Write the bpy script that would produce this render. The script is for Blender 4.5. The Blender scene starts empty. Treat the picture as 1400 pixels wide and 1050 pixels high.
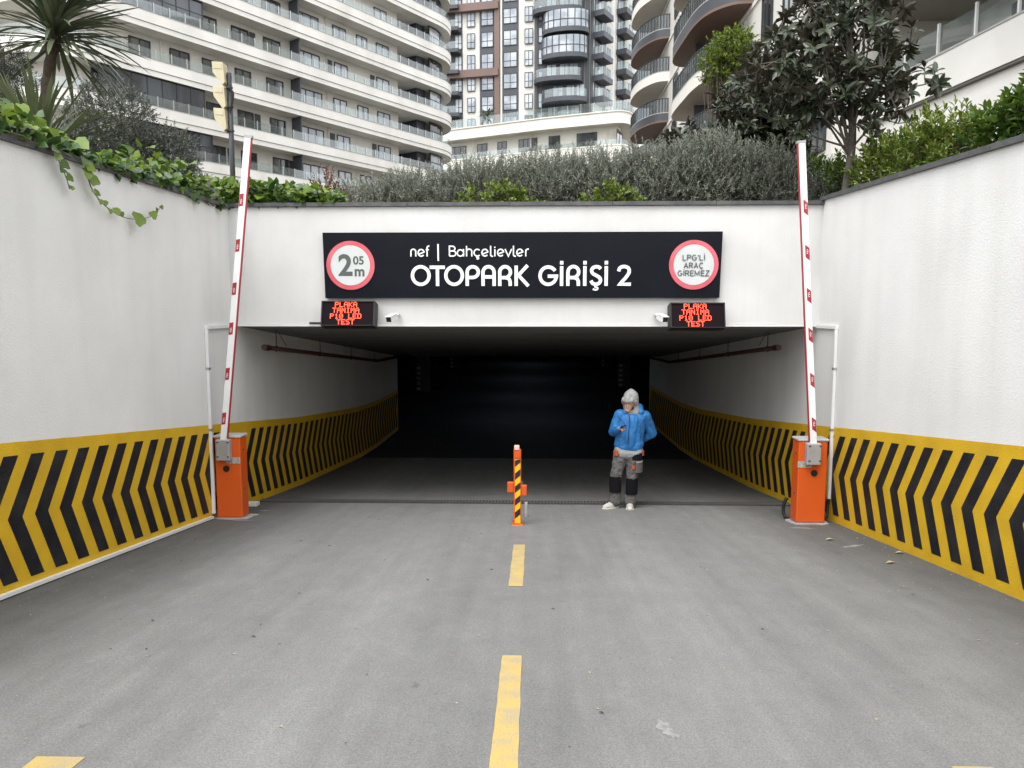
import bpy, math, random
import numpy as np
from mathutils import Vector, Matrix
R = math.radians
rng = np.random.default_rng(7)
random.seed(7)
SC = bpy.context.scene
COL = SC.collection

# ---------------------------------------------------------------- camera, sky, sun, exposure
CAM = Vector((0, 0, 1.64))
cd = bpy.data.cameras.new('camera')
cam = bpy.data.objects.new('camera', cd); COL.objects.link(cam)
cd.sensor_width = 36; cd.lens = 36 * 1000 / 1400
cd.clip_start = .05; cd.clip_end = 2000
cam.location = CAM
cam.rotation_euler = (math.pi / 2 - math.atan(.098), 0, .028)
SC.camera = cam

W = bpy.data.worlds.new('World'); SC.world = W; W.use_nodes = True
nt = W.node_tree; nt.nodes.clear()
sky = nt.nodes.new('ShaderNodeTexSky'); sky.sky_type = 'NISHITA'; sky.sun_disc = False
SUN_EL, SUN_ROT = R(58), R(205)
sky.sun_elevation = SUN_EL; sky.sun_rotation = SUN_ROT
sky.air_density = 1.0; sky.dust_density = 3.0; sky.ozone_density = 1.0
hs = nt.nodes.new('ShaderNodeHueSaturation'); hs.inputs['Saturation'].default_value = .12
mixw = nt.nodes.new('ShaderNodeMix'); mixw.data_type = 'RGBA'; mixw.inputs[0].default_value = .6
mixw.inputs[7].default_value = (7.6, 7.8, 8.0, 1)           # the flat cloud layer
bg = nt.nodes.new('ShaderNodeBackground'); bg.inputs[1].default_value = .14
wo = nt.nodes.new('ShaderNodeOutputWorld')
nt.links.new(sky.outputs[0], hs.inputs['Color'])
nt.links.new(hs.outputs[0], mixw.inputs[6])
nt.links.new(mixw.outputs[2], bg.inputs[0])
nt.links.new(bg.outputs[0], wo.inputs[0])

sd = bpy.data.lights.new('sun', 'SUN'); sd.energy = .8; sd.angle = R(40); sd.color = (1, .97, .93)
so = bpy.data.objects.new('sun', sd); COL.objects.link(so)
dx, dy, dz = math.sin(SUN_ROT) * math.cos(SUN_EL), math.cos(SUN_ROT) * math.cos(SUN_EL), math.sin(SUN_EL)
so.rotation_euler = Vector((dx, dy, dz)).to_track_quat('Z', 'Y').to_euler()

SC.view_settings.view_transform = 'Standard'; SC.view_settings.look = 'None'
SC.view_settings.gamma = 1; SC.view_settings.use_curve_mapping = False
SC.view_settings.exposure = 1.34
SC.render.engine = 'CYCLES'
SC.cycles.max_bounces = 8; SC.cycles.diffuse_bounces = 4; SC.cycles.transparent_max_bounces = 12
SC.cycles.use_denoising = True

# ---------------------------------------------------------------- helpers
ORG = {}


def setp(o, label=None, cat=None, group=None, kind=None):
    if label: o['label'] = label
    if cat: o['category'] = cat
    if group: o['group'] = group
    if kind: o['kind'] = kind
    return o


def link(o, parent=None):
    COL.objects.link(o)
    if parent is not None: o.parent = parent
    return o


def empty(name, loc, label, cat, group=None, rot=(0, 0, 0)):
    o = bpy.data.objects.new(name, None); link(o)
    o.empty_display_size = .2
    o.location = loc; o.rotation_euler = rot
    ORG[o.name] = Vector(loc)
    return setp(o, label, cat, group)


def new_obj(name, mesh, parent=None, mat=None, local=False):
    o = bpy.data.objects.new(name, mesh); link(o, parent)
    if mat is not None and not mesh.materials: mesh.materials.append(mat)
    if parent is None: ORG[o.name] = Vector((0, 0, 0))
    else: ORG[o.name] = ORG[parent.name] if not local else Vector((0, 0, 0))
    return o


class MB:
    """collects simple shapes for ONE mesh object"""
    def __init__(s): s.v = []; s.f = []; s.m = []; s.cur = 0
    def add(s, vs, fs):
        b = len(s.v); s.v += [tuple(q) for q in vs]
        for f in fs: s.f.append(tuple(b + i for i in f)); s.m.append(s.cur)
        return s
    def box(s, x0, x1, y0, y1, z0, z1):
        return s.add([(x0, y0, z0), (x1, y0, z0), (x1, y1, z0), (x0, y1, z0), (x0, y0, z1), (x1, y0, z1), (x1, y1, z1), (x0, y1, z1)],
                     [(3, 2, 1, 0), (4, 5, 6, 7), (0, 1, 5, 4), (1, 2, 6, 5), (2, 3, 7, 6), (3, 0, 4, 7)])
    def bevbox(s, x0, x1, y0, y1, z0, z1, b=.01):
        """box with its vertical edges and top edge chamfered"""
        p = [(x0 + b, y0), (x1 - b, y0), (x1, y0 + b), (x1, y1 - b), (x1 - b, y1), (x0 + b, y1), (x0, y1 - b), (x0, y0 + b)]
        cx, cy = (x0 + x1) / 2, (y0 + y1) / 2
        q = [(cx + (x - cx) * (1 - 2 * b / (x1 - x0)), cy + (y - cy) * (1 - 2 * b / (y1 - y0))) for x, y in p]
        vs = [(x, y, z0) for x, y in p] + [(x, y, z1 - b) for x, y in p] + [(x, y, z1) for x, y in q]
        n = 8; fs = [tuple(range(n - 1, -1, -1)), tuple(range(2 * n, 3 * n))]
        for k in (0, n):
            for i in range(n):
                j = (i + 1) % n; fs.append((k + i, k + j, k + n + j, k + n + i))
        return s.add(vs, fs)
    def prism(s, poly, a, b, axis='z'):
        """polygon extruded from a to b along an axis; poly gives the other two coordinates in order"""
        def P(u, v, w): return (u, v, w) if axis == 'z' else ((w, u, v) if axis == 'x' else (u, w, v))
        n = len(poly)
        vs = [P(u, v, a) for u, v in poly] + [P(u, v, b) for u, v in poly]
        fs = [tuple(range(n - 1, -1, -1)), tuple(range(n, 2 * n))]
        for i in range(n):
            j = (i + 1) % n; fs.append((i, j, n + j, n + i))
        return s.add(vs, fs)
    def ribbon(s, path, o0, o1, z0, z1, closed=False):
        """upright strip along a plan path, between two sideways offsets (left of travel positive)"""
        n = len(path); A = []; B = []
        for i in range(n):
            if closed: a, c = path[i - 1], path[(i + 1) % n]
            else: a, c = path[max(i - 1, 0)], path[min(i + 1, n - 1)]
            t = Vector((c[0] - a[0], c[1] - a[1])); t.normalize(); nn = (-t.y, t.x)
            A.append((path[i][0] + nn[0] * o0, path[i][1] + nn[1] * o0)); B.append((path[i][0] + nn[0] * o1, path[i][1] + nn[1] * o1))
        vs = []
        for q, z in ((A, z0), (B, z0), (B, z1), (A, z1)): vs += [(x, y, z) for x, y in q]
        fs = []
        for i in range(n if closed else n - 1):
            j = (i + 1) % n
            for k in range(4):
                l = (k + 1) % 4; fs.append((k * n + i, k * n + j, l * n + j, l * n + i))
        if not closed: fs += [(0, n, 2 * n, 3 * n), (4 * n - 1, 3 * n - 1, 2 * n - 1, n - 1)]
        return s.add(vs, fs)
    def tube(s, pts, rad, n=6, cap=True):
        pts = [Vector(p) for p in pts]
        if not hasattr(rad, '__len__'): rad = [rad] * len(pts)
        vs = []; fs = []; ref = None
        for i, p in enumerate(pts):
            t = pts[min(i + 1, len(pts) - 1)] - pts[max(i - 1, 0)]
            if t.length < 1e-9: t = Vector((0, 0, 1))
            t.normalize()
            if ref is None: ref = Vector((1, 0, 0)) if abs(t.x) < .8 else Vector((0, 1, 0))
            u = t.cross(ref); u.normalize(); w = t.cross(u); ref = -u.cross(t) if False else ref
            for k in range(n):
                a = 2 * math.pi * k / n; vs.append(p + (u * math.cos(a) + w * math.sin(a)) * rad[i])
        for i in range(len(pts) - 1):
            for k in range(n):
                l = (k + 1) % n; fs.append((i * n + k, i * n + l, (i + 1) * n + l, (i + 1) * n + k))
        if cap: fs += [tuple(range(n - 1, -1, -1)), tuple(range((len(pts) - 1) * n, len(pts) * n))]
        return s.add(vs, fs)
    def disc(s, c, r, y0, y1, n=32, r2=None):
        """round plate facing -y (c is x,z)"""
        return s.prism([(c[0] + r * math.cos(2 * math.pi * i / n), c[1] + r * math.sin(2 * math.pi * i / n)) for i in range(n)], y0, y1, 'y')
    def xf(s, fn): s.v = [tuple(fn(*q)) for q in s.v]; return s
    def mesh(s, name, off=Vector((0, 0, 0))):
        me = bpy.data.meshes.new(name)
        me.from_pydata([(x - off.x, y - off.y, z - off.z) for x, y, z in s.v], [], s.f)
        if any(s.m): me.polygons.foreach_set('material_index', s.m)
        me.update()
        import bmesh
        bm = bmesh.new(); bm.from_mesh(me); bmesh.ops.recalc_face_normals(bm, faces=bm.faces); bm.to_mesh(me); bm.free()
        return me
    def build(s, name, mat, parent=None, local=False, smooth=False):
        off = Vector((0, 0, 0)) if (parent is None or local) else ORG[parent.name]
        me = s.mesh(name, off)
        for m in (mat if isinstance(mat, (list, tuple)) else [mat]): me.materials.append(m)
        if smooth: me.polygons.foreach_set('use_smooth', [True] * len(me.polygons))
        return new_obj(name, me, parent, None, local)


def inst(name, mesh, parent, loc, rot=(0, 0, 0), scale=None):
    o = bpy.data.objects.new(name, mesh); link(o, parent)
    off = ORG[parent.name] if parent is not None else Vector((0, 0, 0))
    o.location = Vector(loc) - off; o.rotation_euler = rot
    if scale: o.scale = scale
    ORG[o.name] = off
    return o


def fast_mesh(name, V, T, mat, smooth=False):
    me = bpy.data.meshes.new(name)
    V = np.asarray(V, np.float32); T = np.asarray(T, np.int32)
    me.vertices.add(len(V)); me.vertices.foreach_set('co', V.ravel())
    me.loops.add(T.size); me.loops.foreach_set('vertex_index', T.ravel())
    me.polygons.add(len(T)); me.polygons.foreach_set('loop_start', np.arange(0, T.size, 3, dtype=np.int32))
    me.update(calc_edges=True); me.validate()
    if smooth: me.polygons.foreach_set('use_smooth', [True] * len(me.polygons))
    me.materials.append(mat)
    return me


def text_obj(body, size, name, mat, parent, loc, offset=0.0, ext=.001, align='CENTER', spacing=1.0):
    cu = bpy.data.curves.new(name, 'FONT'); cu.body = body; cu.size = size; cu.align_x = align; cu.align_y = 'CENTER'
    cu.offset = offset; cu.space_character = spacing; cu.extrude = ext; cu.resolution_u = 4
    tmp = bpy.data.objects.new(name, cu); COL.objects.link(tmp)
    dg = bpy.context.evaluated_depsgraph_get()
    me = bpy.data.meshes.new_from_object(tmp.evaluated_get(dg))
    bpy.data.objects.remove(tmp); bpy.data.curves.remove(cu)
    me.materials.clear(); me.materials.append(mat); me.name = name
    for v in me.vertices:
        x, y, z = v.co; v.co = (x + loc[0], -z + loc[1], y + loc[2])
    return new_obj(name, me, parent, None, True)


# ---------------------------------------------------------------- materials
def N(nt, t, **k):
    n = nt.nodes.new(t)
    for a, b in k.items(): setattr(n, a, b)
    return n


def pmat(name, c1, c2=None, scale=3.0, rough=.6, bump=0, bscale=60., metal=0, spec=.5, stretch=(1, 1, 1), detail=5, lo=.35, hi=.65,
         c3=None, scale3=.6, f3=.5, stretch3=(1, 1, 1), speck=None, speck_scale=200, rough2=None, bdist=.02):
    """principled material on world position: base colour mix of two noises, optional large stains, specks and relief"""
    m = bpy.data.materials.new(name); m.use_nodes = True; nt = m.node_tree; b = nt.nodes['Principled BSDF']
    L = nt.links.new
    b.inputs['Roughness'].default_value = rough; b.inputs['Metallic'].default_value = metal
    b.inputs['Specular IOR Level'].default_value = spec
    g = N(nt, 'ShaderNodeNewGeometry')
    def noise(sc, st, det=detail):
        mp = N(nt, 'ShaderNodeMapping'); mp.inputs['Scale'].default_value = st; L(g.outputs['Position'], mp.inputs[0])
        n = N(nt, 'ShaderNodeTexNoise'); n.inputs['Scale'].default_value = sc; n.inputs['Detail'].default_value = det
        L(mp.outputs[0], n.inputs['Vector']); return n
    def ramp(src, a, bb):
        r = N(nt, 'ShaderNodeMapRange'); r.inputs[1].default_value = a; r.inputs[2].default_value = bb; L(src, r.inputs[0]); return r.outputs[0]
    def mix(f, a, bcol):
        x = N(nt, 'ShaderNodeMix', data_type='RGBA'); L(f, x.inputs[0])
        if hasattr(a, 'links') or not isinstance(a, tuple): L(a, x.inputs[6])
        else: x.inputs[6].default_value = (*a, 1)
        x.inputs[7].default_value = (*bcol, 1); return x.outputs[2]
    col = c1
    if c2 is not None: col = mix(ramp(noise(scale, stretch).outputs['Fac'], lo, hi), c1, c2)
    if c3 is not None:
        f = ramp(noise(scale3, stretch3, 6).outputs['Fac'], .45, .75)
        mm = N(nt, 'ShaderNodeMath', operation='MULTIPLY'); L(f, mm.inputs[0]); mm.inputs[1].default_value = f3
        col = mix(mm.outputs[0], col, c3)
    if speck is not None:
        f = ramp(noise(speck_scale, (1, 1, 1), 2).outputs['Fac'], .6, .72); col = mix(f, col, speck)
    if isinstance(col, tuple): b.inputs['Base Color'].default_value = (*col, 1)
    else: L(col, b.inputs['Base Color'])
    if bump:
        bn = N(nt, 'ShaderNodeBump'); bn.inputs['Strength'].default_value = bump; bn.inputs['Distance'].default_value = bdist
        L(noise(bscale, (1, 1, 1), 4).outputs['Fac'], bn.inputs['Height']); L(bn.outputs[0], b.inputs['Normal'])
    return m


def leafmat(name, c1, c2, under=None, rough=.45, trans=.25, spec=.5):
    """leaf: every leaf has its own tone, light passes through, optional different underside"""
    m = bpy.data.materials.new(name); m.use_nodes = True; nt = m.node_tree; b = nt.nodes['Principled BSDF']; L = nt.links.new
    b.inputs['Roughness'].default_value = rough; b.inputs['Specular IOR Level'].default_value = spec
    g = N(nt, 'ShaderNodeNewGeometry'); oi = N(nt, 'ShaderNodeObjectInfo')
    ad = N(nt, 'ShaderNodeMath', operation='ADD'); L(g.outputs['Random Per Island'], ad.inputs[0]); L(oi.outputs['Random'], ad.inputs[1])
    fr = N(nt, 'ShaderNodeMath', operation='FRACT'); L(ad.outputs[0], fr.inputs[0])
    mx = N(nt, 'ShaderNodeMix', data_type='RGBA'); L(fr.outputs[0], mx.inputs[0])
    mx.inputs[6].default_value = (*c1, 1); mx.inputs[7].default_value = (*c2, 1)
    col = mx.outputs[2]
    if under:
        m2 = N(nt, 'ShaderNodeMix', data_type='RGBA'); L(g.outputs['Backfacing'], m2.inputs[0]); L(col, m2.inputs[6]); m2.inputs[7].default_value = (*under, 1); col = m2.outputs[2]
    L(col, b.inputs['Base Color'])
    tr = N(nt, 'ShaderNodeBsdfTranslucent'); L(col, tr.inputs[0])
    ms = N(nt, 'ShaderNodeMixShader'); ms.inputs[0].default_value = trans
    L(b.outputs[0], ms.inputs[1]); L(tr.outputs[0], ms.inputs[2]); L(ms.outputs[0], nt.nodes['Material Output'].inputs[0])
    return m


def glassmat(name, tint=(.84, .89, .89), opac=.05, gloss=.09):
    """thin clear balustrade glass"""
    m = bpy.data.materials.new(name); m.use_nodes = True; nt = m.node_tree; nt.nodes.clear(); L = nt.links.new
    t = N(nt, 'ShaderNodeBsdfTransparent'); t.inputs[0].default_value = (*tint, 1)
    d = N(nt, 'ShaderNodeBsdfDiffuse'); d.inputs[0].default_value = (.60, .64, .64, 1)
    g = N(nt, 'ShaderNodeBsdfGlossy'); g.inputs[1].default_value = .03
    a = N(nt, 'ShaderNodeMixShader'); a.inputs[0].default_value = opac; L(t.outputs[0], a.inputs[1]); L(d.outputs[0], a.inputs[2])
    c = N(nt, 'ShaderNodeMixShader'); c.inputs[0].default_value = gloss; L(a.outputs[0], c.inputs[1]); L(g.outputs[0], c.inputs[2])
    o = N(nt, 'ShaderNodeOutputMaterial'); L(c.outputs[0], o.inputs[0])
    return m


def emitmat(name, col, st):
    m = bpy.data.materials.new(name); m.use_nodes = True; nt = m.node_tree; b = nt.nodes['Principled BSDF']
    b.inputs['Base Color'].default_value = (.1, .01, .01, 1)
    b.inputs['Emission Color'].default_value = (*col, 1); b.inputs['Emission Strength'].default_value = st
    return m


def asphaltmat():
    m = bpy.data.materials.new('asphalt'); m.use_nodes = True; nt = m.node_tree; b = nt.nodes['Principled BSDF']; L = nt.links.new
    b.inputs['Roughness'].default_value = .82; b.inputs['Specular IOR Level'].default_value = .35
    g = N(nt, 'ShaderNodeNewGeometry'); sx = N(nt, 'ShaderNodeSeparateXYZ'); L(g.outputs['Position'], sx.inputs[0])
    def noise(sc, st=(1, 1, 1), det=6, ro=.6):
        mp = N(nt, 'ShaderNodeMapping'); mp.inputs['Scale'].default_value = st; L(g.outputs['Position'], mp.inputs[0])
        n = N(nt, 'ShaderNodeTexNoise'); n.inputs['Scale'].default_value = sc; n.inputs['Detail'].default_value = det; n.inputs['Roughness'].default_value = ro
        L(mp.outputs[0], n.inputs['Vector']); return n.outputs['Fac']
    def mr(src, a, bb, c=0, d=1):
        r = N(nt, 'ShaderNodeMapRange'); r.inputs[1].default_value = a; r.inputs[2].default_value = bb; r.inputs[3].default_value = c; r.inputs[4].default_value = d; L(src, r.inputs[0]); return r.outputs[0]
    def math_(op, a, bb):
        n = N(nt, 'ShaderNodeMath', operation=op)
        for i, q in enumerate((a, bb)):
            if isinstance(q, (int, float)): n.inputs[i].default_value = q
            else: L(q, n.inputs[i])
        return n.outputs[0]
    # brightness factor built from several real kinds of wear
    v = mr(noise(.55, (1, .35, 1), 7), .32, .68, .89, 1.09)                       # broad drag marks along the ramp
    v = math_('MULTIPLY', v, mr(noise(4.5, (1, .6, 1), 6, .65), .32, .68, .92, 1.08))
    v = math_('MULTIPLY', v, mr(noise(90, (1, 1, 1), 3, .7), .32, .70, .75, 1.25))     # stones
    v = math_('MULTIPLY', v, mr(noise(240, (1, 1, 1), 2), .3, .7, .80, 1.2))
    v = math_('MULTIPLY', v, mr(noise(1, (7, .22, 1), 5, .6), .32, .68, .93, 1.07))   # drag lines along the slope
    # wheel lanes: polished paler strips where tyres run
    for c in (-3.0, -1.35, 1.05, 2.75):
        d = math_('ABSOLUTE', math_('SUBTRACT', math_('ADD', sx.outputs[0], mr(noise(.5, (1, .5, 1), 3), 0, 1, -.35, .35)), c), 0)
        v = math_('ADD', v, math_('MULTIPLY', mr(d, 0, .5, 1, 0), .07))
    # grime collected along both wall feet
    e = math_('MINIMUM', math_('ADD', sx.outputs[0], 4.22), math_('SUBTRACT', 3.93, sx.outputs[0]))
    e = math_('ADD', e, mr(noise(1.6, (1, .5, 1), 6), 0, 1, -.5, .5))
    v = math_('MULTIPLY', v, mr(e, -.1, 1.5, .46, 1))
    rgb = N(nt, 'ShaderNodeMix', data_type='RGBA'); rgb.blend_type = 'MULTIPLY'; rgb.inputs[0].default_value = 1
    rgb.inputs[6].default_value = (.178, .177, .172, 1); L(v, rgb.inputs[7])
    pale = mr(noise(2.3, (1, 1, 1), 9, .7), .64, .74); sp = math_('MULTIPLY', pale, .12)
    m2 = N(nt, 'ShaderNodeMix', data_type='RGBA'); L(sp, m2.inputs[0]); L(rgb.outputs[2], m2.inputs[6]); m2.inputs[7].default_value = (.34, .34, .33, 1)
    dk = math_('MULTIPLY', math_('ADD', mr(noise(7.0, (1, 1, 1), 4), .69, .77), mr(noise(2.1, (1.4, .5, 1), 5, .55), .66, .76, 0, .45)), .42)
    m3 = N(nt, 'ShaderNodeMix', data_type='RGBA'); L(dk, m3.inputs[0]); L(m2.outputs[2], m3.inputs[6]); m3.inputs[7].default_value = (.05, .05, .05, 1)
    L(m3.outputs[2], b.inputs['Base Color'])
    bn = N(nt, 'ShaderNodeBump'); bn.inputs['Strength'].default_value = .5; bn.inputs['Distance'].default_value = .008
    h = math_('ADD', noise(130, (1, 1, 1), 4, .7), math_('MULTIPLY', noise(6, (1, 1, 1), 4), 1.5)); L(h, bn.inputs['Height']); L(bn.outputs[0], b.inputs['Normal'])
    return m


M = {}
M['asphalt'] = asphaltmat()
M['stucco'] = pmat('white_stucco', (.72, .715, .70), (.66, .655, .64), 1.0, .9, .32, 60, spec=.2, c3=(.50, .49, .46), scale3=1.6, f3=.22, stretch3=(2.2, 2.2, .22), bdist=.012)
M['plaster'] = pmat('lintel_plaster', (.63, .625, .61), (.56, .555, .54), 1.1, .9, .35, 60, spec=.2, c3=(.50, .49, .46), scale3=5.0, f3=.16, stretch3=(3, 1, .10), bdist=.01)
M['yellow'] = pmat('yellow_wall_paint', (.66, .41, .014), (.58, .35, .012), 2.5, .6, .5, 75, spec=.35, c3=(.36, .22, .03), scale3=3.5, f3=.25, bdist=.012)
M['black'] = pmat('black_wall_paint', (.009, .009, .012), (.016, .016, .019), 4, .6, .4, 75, spec=.22, c3=(.05, .045, .035), scale3=4, f3=.25, bdist=.012)
M['coping'] = pmat('dark_coping_stone', (.055, .056, .058), (.09, .09, .09), 6, .65, .3, 40)
M['ceil'] = pmat('board_marked_concrete', (.20, .197, .19), (.13, .128, .123), 1.2, .9, .5, 9, stretch=(.4, 4, 1), spec=.2, c3=(.22, .215, .205), scale3=.8, f3=.5)
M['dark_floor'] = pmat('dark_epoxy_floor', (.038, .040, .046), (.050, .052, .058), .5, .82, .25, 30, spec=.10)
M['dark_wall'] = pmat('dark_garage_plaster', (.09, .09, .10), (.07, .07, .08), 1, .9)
M['soil'] = pmat('garden_soil', (.05, .038, .026), (.09, .07, .045), 4, .95, .6, 20)
M['linepaint'] = pmat('worn_yellow_line_paint', (.50, .35, .105), (.43, .32, .13), 7, .75, .4, 120, c3=(.30, .28, .22), scale3=9, f3=.75, speck=(.25, .24, .2), speck_scale=120)
M['sign'] = pmat('black_sign_sheet', (.0035, .0048, .0085), (.005, .0065, .011), 2, .42, .03, 8, spec=.14)
M['letter'] = pmat('white_letter_acrylic', (.80, .80, .79), None, rough=.4)
M['sign_red'] = pmat('faded_red_ring', (.52, .075, .10), (.58, .12, .15), 4, .5)
M['sign_white'] = pmat('sign_white_film', (.55, .57, .565), (.50, .52, .51), 4, .5)
M['sign_print'] = pmat('sign_dark_print', (.075, .085, .08), None, rough=.6)
M['orange'] = pmat('orange_powder_coat', (.62, .092, .008), (.57, .082, .008), 2.5, .42, .06, 200, c3=(.40, .085, .02), scale3=3, f3=.22, stretch3=(1, 1, .4))
M['lid'] = pmat('grey_lid_metal', (.42, .42, .41), (.36, .36, .36), 5, .5)
M['hub'] = pmat('grey_cast_metal', (.36, .36, .35), (.30, .30, .30), 6, .5, .1, 60, metal=.2)
M['black_plastic'] = pmat('black_plastic', (.014, .014, .014), None, rough=.5, spec=.3)
M['red_rubber'] = pmat('red_edge_rubber', (.36, .02, .03), (.30, .02, .03), 4, .5)
M['arm'] = pmat('white_arm_paint', (.78, .78, .78), (.74, .74, .74), 3, .35)
M['steel'] = pmat('brushed_steel', (.5, .5, .5), None, rough=.35, metal=.8)
M['label_film'] = pmat('silver_label', (.45, .44, .42), (.25, .24, .23), 40, .4)
M['concrete'] = pmat('rough_concrete_pad', (.40, .39, .37), (.30, .29, .28), 9, .95, .7, 30, spec=.2)
M['white_plastic'] = pmat('white_conduit_plastic', (.74, .74, .73), (.66, .66, .65), 2, .45)
M['pipe_red'] = pmat('dull_red_pipe', (.055, .016, .014), (.045, .014, .013), 4, .5)
M['led'] = emitmat('red_led', (1, .055, .022), 2.6)
M['led_face'] = pmat('led_dark_face', (.008, .004, .006), None, rough=.7, spec=.1)
M['tape_yellow'] = pmat('hazard_tape_yellow', (.78, .42, .01), None, rough=.4)
M['tape_black'] = pmat('hazard_tape_black', (.015, .015, .016), None, rough=.4)
M['lens'] = pmat('pale_pink_lens', (.72, .45, .40), None, rough=.3)
M['iron'] = pmat('black_cast_iron', (.035, .035, .036), (.06, .058, .055), 30, .6, .2, 60)
M['beige'] = pmat('beige_speaker_plastic', (.52, .47, .31), (.47, .42, .28), 5, .55)
M['pole'] = pmat('dark_painted_pole', (.02, .022, .026), None, rough=.45)
M['bld'] = pmat('pale_stone_cladding', (.66, .64, .595), (.61, .59, .545), .5, .8, c3=(.42, .40, .36), scale3=.35, f3=.35, stretch3=(1, 1, .3))
M['bldband'] = pmat('pale_band_render', (.78, .765, .725), (.72, .705, .665), .6, .8, c3=(.46, .44, .40), scale3=.5, f3=.4, stretch3=(1, 1, .35))
M['bldpodium'] = pmat('cream_podium_render', (.74, .72, .66), (.68, .66, .60), .4, .8)
M['groove'] = pmat('shadow_gap_trim', (.12, .115, .11), None, rough=.7)
M['charcoal'] = pmat('charcoal_panel', (.045, .050, .060), (.055, .06, .07), 1, .5)
M['brown'] = pmat('brown_metal_band', (.16, .10, .085), (.14, .09, .075), .6, .5)
M['soffit_brown'] = pmat('brown_soffit', (.17, .105, .08), (.15, .095, .07), .5, .6)
M['soffit_olive'] = pmat('olive_grey_soffit', (.36, .35, .30), (.31, .30, .26), .5, .8)
M['frame'] = pmat('dark_window_frame', (.022, .025, .028), None, rough=.45)
M['pane'] = pmat('window_glass', (.022, .028, .032), (.10, .11, .105), .9, .06, spec=.9, stretch=(1, 1, .25), lo=.48, hi=.62)
M['pane_sky'] = pmat('painted_sky_window_glass', (.22, .25, .29), (.46, .49, .53), .45, .05, spec=1.0, lo=.4, hi=.6)  # pale base colour stands in for sky reflected in the panes
M['pane_dark'] = pmat('tinted_glazing', (.02, .026, .034), (.06, .07, .085), .8, .05, spec=.8, stretch=(1, 1, .3), lo=.45, hi=.62)
M['glass'] = glassmat('balustrade_glass')
M['glass_dark'] = glassmat('smoked_glass', (.35, .38, .4), .15, .06)
M['louver'] = pmat('dark_louver', (.05, .053, .058), None, rough=.5)
M['bark'] = pmat('grey_bark', (.11, .095, .08), (.07, .06, .05), 14, .9, .6, 50)
M['palm_bark'] = pmat('fibrous_palm_bark', (.10, .075, .055), (.05, .04, .03), 18, .95, .8, 45)
M['twig'] = pmat('twig_wood', (.08, .065, .05), None, rough=.9)
M['ivy'] = leafmat('ivy_leaf', (.045, .105, .012), (.20, .28, .035), rough=.38, trans=.3)
M['ivy_dark'] = leafmat('painted_shade_ivy_leaf', (.018, .05, .010), (.05, .11, .02), rough=.4, trans=.2)  # darker copy of the ivy leaf, shade painted into its colour
M['ivy_stem'] = pmat('ivy_stem', (.07, .06, .03), None, rough=.8)
M['magnolia'] = leafmat('magnolia_leaf', (.020, .034, .015), (.060, .074, .040), under=(.050, .046, .030), rough=.34, trans=.06, spec=.55)
M['olive'] = leafmat('olive_leaf', (.10, .115, .078), (.265, .285, .215), under=(.28, .29, .25), rough=.55, trans=.12)
M['grey_bush'] = leafmat('grey_bush_leaf', (.055, .068, .050), (.19, .20, .165), rough=.55, trans=.1)
M['laurel'] = leafmat('laurel_leaf', (.055, .105, .012), (.20, .25, .035), rough=.32, trans=.25)
M['laurel_dark'] = leafmat('photinia_leaf', (.034, .085, .012), (.14, .215, .030), rough=.34, trans=.2)
M['palm'] = leafmat('cordyline_leaf', (.042, .066, .034), (.13, .15, .085), rough=.45, trans=.12)
M['spike'] = leafmat('spiky_leaf', (.055, .080, .036), (.14, .16, .08), rough=.5, trans=.12)
M['pine'] = leafmat('pine_needle', (.012, .028, .020), (.028, .05, .036), rough=.6, trans=.05)
M['maple'] = leafmat('red_maple_leaf', (.12, .03, .022), (.22, .085, .05), rough=.5, trans=.25)
M['bright'] = leafmat('bright_green_leaf', (.075, .125, .014), (.19, .25, .03), rough=.45, trans=.25)
M['skin'] = pmat('skin', (.46, .27, .20), (.42, .24, .175), 20, .5)
M['jacket'] = pmat('blue_shell_fabric', (.022, .155, .40), (.017, .125, .34), 9, .5, .35, 26, spec=.4, bdist=.03)
M['jacket_trim'] = pmat('dark_blue_trim', (.012, .05, .14), None, rough=.6)
M['hood'] = pmat('grey_marl_jersey', (.30, .30, .29), (.28, .28, .275), 8, .9, .08, 60)
M['trouser'] = pmat('grey_work_cloth', (.105, .098, .098), (.085, .078, .078), 14, .85, .4, 22, bdist=.03)
M['kneepad'] = pmat('black_knee_cloth', (.007, .007, .009), None, rough=.9, spec=.1)
M['orange_cloth'] = pmat('orange_cloth', (.36, .065, .022), None, rough=.8)
M['shoe'] = pmat('pale_trainer', (.50, .48, .44), (.40, .38, .35), 20, .6)
M['sole'] = pmat('white_sole', (.66, .65, .62), None, rough=.6)
M['beard'] = pmat('dark_beard', (.03, .02, .015), None, rough=.8)
M['dark_litter'] = pmat('dark_leaf_crumbs', (.035, .03, .022), (.02, .018, .014), 30, .9)
M['scuff'] = pmat('pale_scraped_mortar', (.25, .247, .24), (.185, .185, .18), 28, .95, lo=.42, hi=.58)
M['litter'] = pmat('dry_leaf', (.42, .36, .20), (.30, .25, .14), 30, .8)

# ---------------------------------------------------------------- the ramp and the ground
XL, XR, PY = -4.22, 3.93, 10.2       # wall faces and the face of the entrance beam


def zr(y):
    if y <= 13: return -.115 * y
    if y <= 17.3: return -1.495 - .09 * (y - 13)
    if y <= 19.5: return -1.882 - .05 * (y - 17.3)
    if y <= 23: return -1.992 - .012 * (y - 19.5)
    return -2.034


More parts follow.
